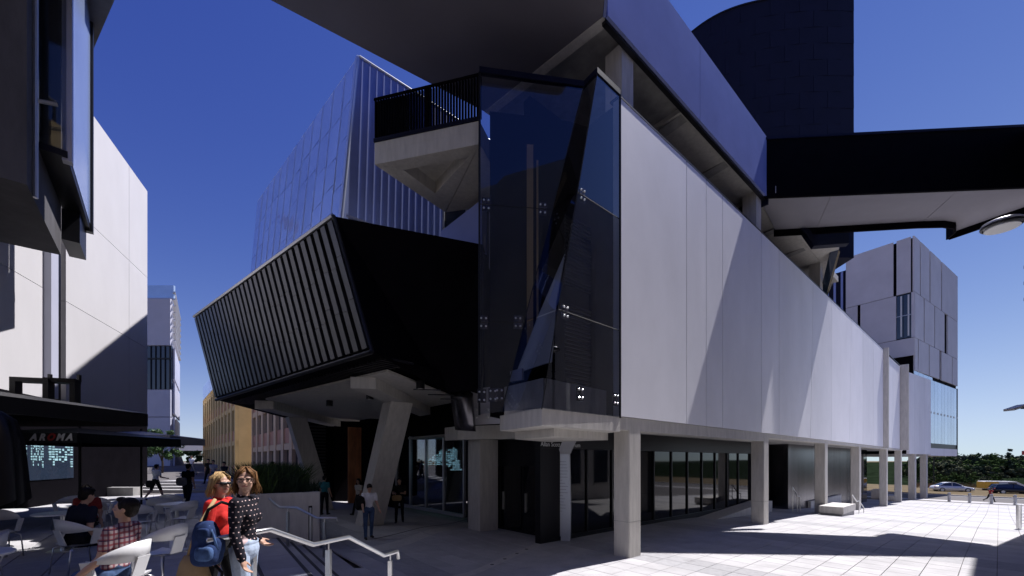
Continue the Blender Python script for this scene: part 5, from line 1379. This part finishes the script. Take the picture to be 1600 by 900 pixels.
# the two women by the handrail
wa, ia = person(gl(-2.56, 3.98), 98, 1.65, 'woman in a dotted dark cardigan and light jeans holding the handrail, turned to the viewer', None,
    {'shirt': dotted(), 'pants': ldenim, 'shoe': shoe, 'hair': hbrown, 'hem': cloth('pink_hem', (.6, .45, .45))},
    dict(rarm=2, relb=18, rout=9, larm=-34, lelb=78, lout=14, lin=8, head=-72, rhip=6, lhip=-3, lknee=4, curl=24), .0075, True, True, 'bob', 'long', hands=True, slim=.95)
def glasses(info, shades=False):
    hd = info['hd']; m = MB()
    for sx in (-1, 1):
        c = hd(sx * .032, -.098, .004)
        if shades:
            m.caps(hd(sx * .012, -.098, .008), hd(sx * .056, -.085, .008), .017, .016, 10)
        else:
            m.tube([hd(sx * .032 + .025 * math.cos(a), -.099 + .008 * abs(math.cos(a)), .004 + .019 * math.sin(a)) for a in np.linspace(0, 2 * PI, 17)], .0022, 5)
        m.tube([hd(sx * .057, -.092, .010), hd(sx * .078, -.03, .010), hd(sx * .08, .015, .006)], .0028 if not shades else .006, 5)
    m.tube([hd(-.01, -.102, .010), hd(.01, -.102, .010)], .003, 5)
    info['child']('sunglasses' if shades else 'glasses', m, M['blackpaint'])
glasses(ia)
wbn, ib = person(gl(-3.02, 4.3), 96, 1.60, 'woman in a red top and dark sunglasses behind the dotted cardigan', None,
    {'shirt': red_c, 'pants': black_c, 'shoe': shoe, 'hair': hblond}, dict(rarm=-4, relb=20, larm=5, lelb=20, rhip=-10, lhip=12, lknee=8, rknee=14, head=-26, curl=26), .0075, True, True, 'bob', 'long', hands=True)
glasses(ib, True)
# blue backpack on her near shoulder
def strap(obj_, pts, r, mt, nm='strap'):
    m = MB(); m.tube(pts, r, 6); o = obj(nm, m, mt, obj_, True); return o
bpk_m = cloth('bluepack', (.018, .035, .10), .5); bpk_l = cloth('bluepack_pocket', (.06, .11, .24), .6)
def wp(info, x, y, z): v = info['X'] @ Vector((x, y, z)); return v
ca = Vector((-2.52, 3.86, 0)); z0 = zg(-2.52, 3.86)
bc = Vector((-2.72, 3.70, z0 + 1.02))
bp1 = bagmesh('backpack', [(bc, (.10, .085, .18)), (bc + Vector((.015, -.01, -.09)), (.115, .10, .11)), (bc + Vector((-.01, .01, .11)), (.08, .07, .09)), (bc + Vector((.03, .02, -.03)), (.11, .07, .10))], bpk_m, 'worn blue backpack hanging from the shoulder of the dotted cardigan', bc)
pk = MB(); sbox(pk, bc + Vector((.045, -.085, -.075)), (.075, .04, .065)); pme = obj('pocket', pk, bpk_l, bp1, True)
pk = MB(); sbox(pk, bc + Vector((.02, -.065, .10)), (.055, .025, .045)); obj('top_flap', pk, bpk_m, bp1, True)
strap(bp1, [bc + Vector((-.02, .0, .2)), bc + Vector((.02, .0, .30)), bc + Vector((.08, .08, .36)), bc + Vector((.15, .2, .30)), bc + Vector((.19, .17, .12)), bc + Vector((.16, .06, -.05))], .014, black_c)
strap(bp1, [bc + Vector((.05, -.03, .16)), bc + Vector((.10, -.05, .08)), bc + Vector((.12, -.03, -.05))], .012, bpk_l)
strap(bp1, [bc + Vector((.06, .0, -.17)), bc + Vector((.14, .0, -.26)), bc + Vector((.12, .02, -.5))], .012, black_c, 'loose_strap')
# tan shoulder bag of the woman in red
tc = Vector((-2.86, 3.80, z0 + .62)); tb_ = MB()
pr = [(-.30, .18, .075), (-.15, .185, .085), (.05, .16, .07), (.2, .12, .045), (.27, .085, .02)]; vs = []; nn_ = 16
for z, a, b in pr: vs += [(tc.x + a * math.copysign(abs(math.cos(2 * PI * k / nn_)) ** .6, math.cos(2 * PI * k / nn_)) - .05, tc.y + b * math.sin(2 * PI * k / nn_), tc.z + z) for k in range(nn_)]
tb_.add(vs, [(i * nn_ + k, i * nn_ + (k + 1) % nn_, (i + 1) * nn_ + (k + 1) % nn_, (i + 1) * nn_ + k) for i in range(4) for k in range(nn_)] + [tuple(range(nn_))[::-1], tuple(range(4 * nn_, 5 * nn_))])
tbag = tag(obj('shoulder_bag', tb_, tan_c, None, True), 'tan canvas shoulder bag hanging beside the woman in red', 'bag')
strap(tbag, [tc + Vector((-.10, 0, .25)), tc + Vector((-.06, .05, .5)), tc + Vector((-.03, .25, .76))], .016, tan_c)

# seated people
sit = dict(rhip=84, lhip=80, rknee=58, lknee=48, rarm=-2, larm=2, relb=36, lelb=34, lean=-10, seat=1, dz=-.415, rab=6, lab=6, head=4)
man, im = person(gl(-4.42, 4.62), -78, 1.76, 'man in a red and white plaid shirt and jeans seated on a white chair', GS, {'shirt': plaid(), 'pants': denim, 'shoe': shoe}, dict(sit, curl=25), .0085, True, False, 'short', 'short', hands=True)
person(gl(-6.82, 6.5), 170, 1.74, 'person in a navy top seated with back to the viewer', GS, {'shirt': navy_c, 'pants': black_c, 'shoe': shoe}, dict(sit, lean=12), .02)
person(gl(-9.1, 8.95), 30, 1.66, 'person in a dark red top seated at a shaded table', GS, {'shirt': dred, 'pants': black_c, 'shoe': shoe}, dict(sit, lean=14), .02, female=True, hair='bob')
person(gl(-6.55, 5.05), -30, 1.7, 'person in black seated beside the closed parasol', GS, {'shirt': black_c, 'pants': black_c, 'shoe': shoe}, dict(sit, lean=14), .02)

# walkers
walk = dict(rhip=22, rknee=6, lhip=-16, lknee=22, rarm=-16, larm=18, relb=18, lelb=24, lean=4)
def walker(px, Y, yaw, H, label, mats, pose=walk, **kw):
    X = (px - 800) / F * Y; return person(gl(X, Y), yaw, H, label, GW, mats, pose, kw.pop('voxel', .02), **kw)
p1, _ = walker(243, 20.3, 168, 1.74, 'man in a white T-shirt and dark shorts walking away by the black wall', {'shirt': white_c, 'pants': black_c, 'shoe': shoe}, dict(walk, relb=70, rarm=10), legs='short')
def sbag(px, Y, dx, dy, h, r, mt, label):
    p = gl((px - 800) / F * Y + dx, Y + dy) + UZ * h
    return bagmesh('bag', [(p, r), (p + UZ * -.06, (r[0] * .95, r[1] * 1.1, r[2] * .8))], mt, label, p, vox=.02)
sbag(243, 20.3, -.26, -.02, .78, (.17, .09, .17), black_c, 'black shoulder bag at the hip of the man in shorts')
walker(293, 16.3, 176, 1.76, 'man in a black shirt and jeans walking away up the walkway', {'shirt': black_c, 'pants': navy_c, 'shoe': shoe}, dict(walk, lhip=6, lknee=0, rhip=-8, rknee=12, lout=18, rout=16))
sbag(290, 16.3, 0, -.2, 1.12, (.19, .1, .15), grey_c, 'pale grey sling bag on the back of the man in black')
walker(326, 27.5, 10, 1.72, 'person in black coming down the far walkway steps', {'shirt': black_c, 'pants': black_c, 'shoe': shoe}, voxel=.03)
walker(334, 27.0, 5, 1.74, 'person in a grey shirt coming down the far walkway steps', {'shirt': cloth('greyblue', (.25, .27, .36)), 'pants': denim, 'shoe': shoe}, voxel=.03)
walker(351, 26.5, -10, 1.8, 'person in a dark blue shirt at the top of the far walkway', {'shirt': navy_c, 'pants': navy_c, 'shoe': shoe}, voxel=.03)
walker(300, 36, 0, 1.7, 'person in a white shirt far along the walkway', {'shirt': white_c, 'pants': grey_c, 'shoe': shoe}, voxel=.03)
walker(424, 21.5, 150, 1.72, 'person in a white shirt with a dark pack passing behind the planter', {'shirt': white_c, 'pants': navy_c, 'shoe': shoe}, dict(walk, dz=.55))
sbag(426, 21.5, 0, -.17, 1.75, (.17, .1, .22), navy_c, 'dark backpack on the person behind the planter')
walker(507, 18.8, 175, 1.74, 'person in a teal top standing with back turned near the slanted column', {'shirt': teal, 'pants': black_c, 'shoe': shoe}, dict(rarm=0, larm=0, relb=20, lelb=25, rhip=3, lhip=-2), hair='short')
walker(561, 19.2, -20, 1.68, 'woman in a pale top stepping out from behind the slanted column', {'shirt': cloth('cream', (.5, .48, .45)), 'pants': black_c, 'shoe': shoe}, walk, female=True, hair='long')
walker(624, 16.8, 10, 1.78, 'person in dark clothes standing by the lobby glass holding something tan', {'shirt': black_c, 'pants': black_c, 'shoe': shoe}, dict(rarm=20, larm=22, relb=75, lelb=75, rin=30, lin=30, rhip=4, lhip=-6, lknee=6))
sbag(620, 16.5, 0, 0, 1.05, (.2, .07, .1), tan_c, 'tan bundle held by the person at the lobby glass')
walker(576, 13.1, 35, 1.70, 'person in a white T-shirt and jeans looking down, wearing a black backpack', {'shirt': white_c, 'pants': denim, 'shoe': shoe}, dict(rhip=6, lhip=-6, lknee=6, rarm=20, larm=14, relb=40, lelb=30, nod=28, lean=6), voxel=.016)
sbag(571, 13.1, -.10, -.16, 1.13, (.15, .12, .23), black_c, 'black backpack on the person looking down')
walker(1547, 45.6, 90, 1.7, 'dark figure running past the bollards', {'shirt': dred, 'pants': black_c, 'shoe': shoe}, dict(rhip=38, rknee=20, lhip=-28, lknee=40, rarm=-35, larm=35, relb=70, lelb=70, lean=14), voxel=.03)

# ------------------------------------------------------------------ cars
def car(loc, yaw, label, paint, Lc=4.6, group='cars along the far kerb', pt=None, wagon=False):
    t = thing('parked_car', loc, label, 'car', group); X = Matrix.Translation(Vector(loc)) @ Matrix.Rotation(R(yaw), 4, 'Z')
    s = Lc / 4.6
    def T_(mb): mb.v = [tuple(X @ Vector((v[0] * s, v[1], v[2]))) for v in mb.v]; return mb
    xs = [-2.3, -2.22, -1.9, -1.3, -.6, .2, .9, 1.5, 2.0, 2.22, 2.3]
    belt = [.60, .78, .90, .93, .92, .90, .88, .80, .70, .60, .52]; wid = [.70, .80, .87, .89, .89, .89, .89, .88, .84, .76, .66]; bot = [.42, .30, .26, .22, .2, .2, .2, .22, .26, .28, .36]
    vs = []; 
    for x, b, w_, z in zip(xs, belt, wid, bot):
        vs += [(x, -w_ * .9, z), (x, -w_, z + .12), (x, -w_, (z + b) / 2 + .05), (x, -w_ * .93, b), (x, 0, b + .035), (x, w_ * .93, b), (x, w_, (z + b) / 2 + .05), (x, w_, z + .12), (x, w_ * .9, z)]
    n = 9; fs = [(i * n + k, i * n + (k + 1) % n, (i + 1) * n + (k + 1) % n, (i + 1) * n + k) for i in range(len(xs) - 1) for k in range(n)] + [tuple(range(n))[::-1], tuple(range((len(xs) - 1) * n, len(xs) * n))]
    m = MB(); m.add(vs, fs); obj('body', T_(m), paint, t, True)
    rf = [(-1.75 if not wagon else -2.1, .90), (-1.05 if not wagon else -1.85, 1.34), (-.5, 1.42), (.15, 1.40), (1.05, .90)]
    vs = []
    for x, z in rf: w_ = .80 if z < 1 else .62; vs += [(x, -w_, z), (x, w_, z)]
    m = MB(); base = [(x, y, .88) for x, y in ((rf[0][0], -.8), (rf[0][0], .8), (1.05, .8), (1.05, -.8))]
    m.add(vs, [(0, 1, 3, 2), (2, 3, 5, 4), (4, 5, 7, 6), (6, 7, 9, 8), (0, 2, 4, 6, 8), (9, 7, 5, 3, 1)]); obj('greenhouse', T_(m), M['winpane'], t)
    m = MB(); vs = [(x, y, z + .012) for x, z, w_ in ((-1.05 if not wagon else -1.85, 1.34, .63), (-.5, 1.42, .63), (.15, 1.40, .63)) for y in (-w_, w_)]
    m.add(vs, [(0, 1, 3, 2), (2, 3, 5, 4)])
    for sy in (-1, 1):
        for a, b in zip(rf, rf[1:]):
            wa_, wb_ = (.81 if a[1] < 1 else .63), (.81 if b[1] < 1 else .63)
            m.tube([(a[0], sy * wa_, a[1] + .005), (b[0], sy * wb_, b[1] + .005)], .035, 5)
        m.tube([(-.25, sy * .635, 1.41), (-.3, sy * .82, .9)], .035, 5)
    obj('roof', T_(m), paint, t)
    for x in (-1.42, 1.40):
        for sy in (-1, 1):
            m = MB(); m.tube([(x, sy * .90, .32), (x, sy * .70, .32)], .325, 20); wv = obj('wheel', T_(m), M['rubber'], t)
            m = MB(); m.tube([(x, sy * .912, .32), (x, sy * .88, .32)], .21, 14); obj('rim', T_(m), M['alu'], wv)
    for sy in (-1, 1):
        m = MB(); m.ell((2.1, sy * .66, .60), (.16, .13, .07), None, 8, 6); obj('headlight', T_(m), M['lamp'], t)
        m = MB(); m.ell((-2.2, sy * .66, .74), (.08, .14, .08), None, 8, 6); obj('tail_light', T_(m), M['tail'], t)
        m = MB(); m.ell((.75, sy * .95, .93), (.08, .09, .06), None, 8, 6); obj('mirror', T_(m), paint, t)
        m = MB(); m.box(-1.0, .9, sy * .895 - .004, sy * .895 + .004, .55, .575); obj('door_trim', T_(m), M['blackpaint'], t)
    return t
silver = mat('silver_paint', (.66, .67, .69), .3, metal=.25); dkp = mat('dark_paint', (.01, .011, .02), .2); yel = mat('yellow_paint', (.7, .38, .02), .3)
def cpos(px, Y, z=-2.06): return Vector(((px - 800) / F * Y, Y, z))
car(cpos(1487, 63), -22, 'silver sedan parked at the far kerb beyond the bollards', silver, 4.7)
car(cpos(1582, 59), -22, 'dark wagon on the street behind the bollards', dkp, 4.6, wagon=True)
vn = thing('yellow_van', cpos(1566, 65), 'yellow and white van passing behind the dark wagon', 'van')
X = Matrix.Translation(cpos(1566, 65)) @ Matrix.Rotation(R(-22), 4, 'Z')
def vbx(name, a, mt, par=vn, mb=None):
    m = mb or MB().box(*a); m.v = [tuple(X @ Vector(v)) for v in m.v]; return obj(name, m, mt, par)
pf = [(-2.5, .3), (-2.5, 1.35), (-2.35, 1.5), (1.2, 1.5), (1.9, 1.05), (2.45, .9), (2.5, .3)]
vbx('body', None, M['white'], vn, MB().prism([(x, -.9, z) for x, z in pf], (0, 1.8, 0)))
vbx('cab_panel', None, yel, vn, MB().prism([(-2.52, -.93, .35), (-2.52, -.93, 1.4), (-.9, -.93, 1.4), (-.5, -.93, .35)], (0, 1.86, 0)))
vbx('window', (.2, 1.15, -.92, .92, .95, 1.35), M['winpane'])
for x in (-1.6, 1.6):
    for sy in (-1, 1):
        w_ = vbx('wheel', None, M['rubber'], vn, MB().tube([(x, sy * .94, .33), (x, sy * .7, .33)], .33, 18)); vbx('rim', None, M['alu'], w_, MB().tube([(x, sy * .955, .33), (x, sy * .9, .33)], .2, 12))

# ------------------------------------------------------------------ trees and scrub
def crown_mesh(seed, rad, n, leaf, clumps, conic=False):
    rng = random.Random(seed); m = MB(); cl = []
    for _ in range(clumps):
        while True:
            p = Vector((rng.uniform(-1, 1), rng.uniform(-1, 1), rng.uniform(-1, 1)))
            if p.length < 1 and (not conic or math.hypot(p.x, p.y) < (1 - p.z) * .5): break
        cl.append((Vector((p.x * rad[0], p.y * rad[1], p.z * rad[2])), rng.uniform(.16, .34) * min(rad) * (1 if not conic else .7)))
    for i in range(n):
        c, r = cl[i % clumps]; d = Vector((rng.gauss(0, 1), rng.gauss(0, 1), rng.gauss(0, 1))).normalized(); p = c + d * r * rng.uniform(.55, 1.1)
        a = Vector((rng.gauss(0, 1), rng.gauss(0, 1), rng.gauss(0, .6))).normalized(); b = a.cross(d + Vector((.01, 0, 0))).normalized(); s_ = leaf * rng.uniform(.6, 1.3)
        m.add([p - a * s_, p + b * s_ * .45, p + a * s_, p - b * s_ * .45], [(0, 1, 2, 3)])
    return m
PROT = {}
def tree(loc, h, cr, label, group, mt, seed, n=2600, leaf=.2, clumps=22, conic=False, trunk_h=None):
    key = (seed, mt, conic, leaf)
    z0 = loc[2]; th = trunk_h if trunk_h is not None else h * .4
    t = thing('tree', loc, label, 'tree', group)
    m = MB(); base = Vector(loc); rr = max(.06, h * .018)
    m.tube([base - UZ * .2, base + Vector((.1, .05, th * .5)), base + Vector((.0, .1, th)), base + Vector((.15, .1, h * .75))], rr * 1.5, 8, r1=rr * .4)
    rng = random.Random(seed)
    for i in range(5):
        a = rng.uniform(0, 2 * PI); p = base + UZ * (th * rng.uniform(.7, 1.3)); e_ = p + Vector((math.cos(a) * cr * .6, math.sin(a) * cr * .6, (h - th) * .4)); m.tube([p, (p + e_) / 2 + UZ * .2, e_], rr * .6, 6, r1=rr * .15)
    obj('trunk', m, M['bark'], t)
    rz_ = (h - th * .8) / 2
    cm = crown_mesh(seed, (cr, cr, rz_), n, leaf, clumps, conic); cc = base + UZ * (h - rz_)
    cm.v = [(v[0] + cc.x, v[1] + cc.y, v[2] + cc.z) for v in cm.v]
    obj('crown', cm, M[mt], t); return t
tree(tuple(at(252, 0, 40).xy) + (1.0,), 4.6, 1.55, 'small green street tree below the blue-grey block', 'trees on the walkway', 'leafb', 4, 4200, .12, 26, trunk_h=2.2)
tree(tuple(at(301, 0, 50).xy) + (1.6,), 2.4, .95, 'rounded bushy tree at the end of the walkway', 'trees on the walkway', 'leaf', 6, 2200, .10, 20, trunk_h=.9)
for i, px in enumerate((282, 296, 312)):
    p = at(px, 0, 120); tree((p.x, p.y, 2), 6.2 + i * .4, 3, 'distant dark tree behind the white flat roof', 'trees far beyond the walkway', 'leafd', 11 + i, 900, .3, 12, trunk_h=2)
rng = random.Random(21)
for i in range(72):
    px = 1434 + (i % 36) * 5.2 + rng.uniform(-3, 3); Y = rng.uniform(84, 92) if i < 36 else rng.uniform(96, 108); p = at(px, 0, Y)
    ytop = 712 + rng.uniform(-4, 9); zt_ = CZ + (719 - ytop) / F * Y
    if i < 36: zt_ -= 1.3
    h = zt_ + 2.0; mt_ = rng.choice(['leafo', 'leafo', 'leafd', 'leaf']); tree((p.x, p.y, -2.0), max(3, h), rng.uniform(2.2, 3.6), {'leafo': 'greyish olive', 'leafd': 'very dark green', 'leaf': 'mid green'}[mt_] + (' bushland tree in the front row across the street' if i < 36 else ' bushland tree in the taller back row across the street'), 'bushland trees across the street', mt_, 30 + i, 1900, .30, 30, trunk_h=.5)
p = at(1578, 0, 84); tree((p.x, p.y, -2), 4.73 + 21 / F * 84, 1.9, 'tall dark conical tree standing above the bushland', None, 'leafd', 70, 3600, .22, 60, True, trunk_h=.6)
for i in range(22):
    px = 1440 + (i * 37) % 160 + rng.uniform(-5, 5); Y = rng.uniform(74, 84); p = at(px, 0, Y)
    tree((p.x, p.y, -2.0), rng.uniform(1.2, 2.6), rng.uniform(.9, 1.5), 'low scrubby bush in the dry grass across the street', 'scrub bushes across the street', rng.choice(['leafo', 'leaf']), 90 + i, 700, .16, 12, trunk_h=.3)
g = MB()
for i in range(9000):
    Y = rng.uniform(71, 92); px = rng.uniform(1425, 1640); p = at(px, 0, Y); h = rng.uniform(.25, .8); x, y = p.x, p.y; dx = rng.uniform(-.25, .25)
    g.add([(x - .04, y, -2), (x + .04, y, -2), (x + dx, y + rng.uniform(-.1, .1), -2 + h)], [(0, 1, 2)])
tag(obj('grass', g, M['drygrass']), 'dry straw-coloured grass across the street', 'grass', kind='stuff')
hl = MB(); vs = []
for i in range(41):
    a = -300 + i * 20
    for r_, z in ((0, -2.2), (30, -.6 + .5 * math.sin(i * .9)), (90, 2.2 + .8 * math.sin(i * .6))): p = W(95 + r_, a); vs.append((p.x, p.y, z))
hl.add(vs, [(i * 3 + k, i * 3 + k + 1, i * 3 + k + 4, i * 3 + k + 3) for i in range(40) for k in range(2)])
tag(obj('bush_hill', hl, M['hill']), 'low dark wooded rise beyond the street', kind='structure')
sg = at(1597, 711, 70); m = MB(); m.para(sg, (1.2, -.5, 0), (.05, .1, 0), UZ * .7); t = thing('road_sign', sg - UZ * 3.5, 'small red sign board on a post across the street', 'sign'); obj('board', m, M['tail'], t)
m = MB(); m.tube([sg + Vector((.5, 0, -4)), sg + Vector((.5, .05, .6))], .05, 6); obj('post', m, M['alu'], t)
sp = at(1459, 0, 69); m = MB(); m.tube([(sp.x, sp.y, -2.1), (sp.x, sp.y, 3.2)], .07, 8); tag(obj('street_pole', m, M['blackpaint']), 'thin black pole behind the silver sedan', 'pole')
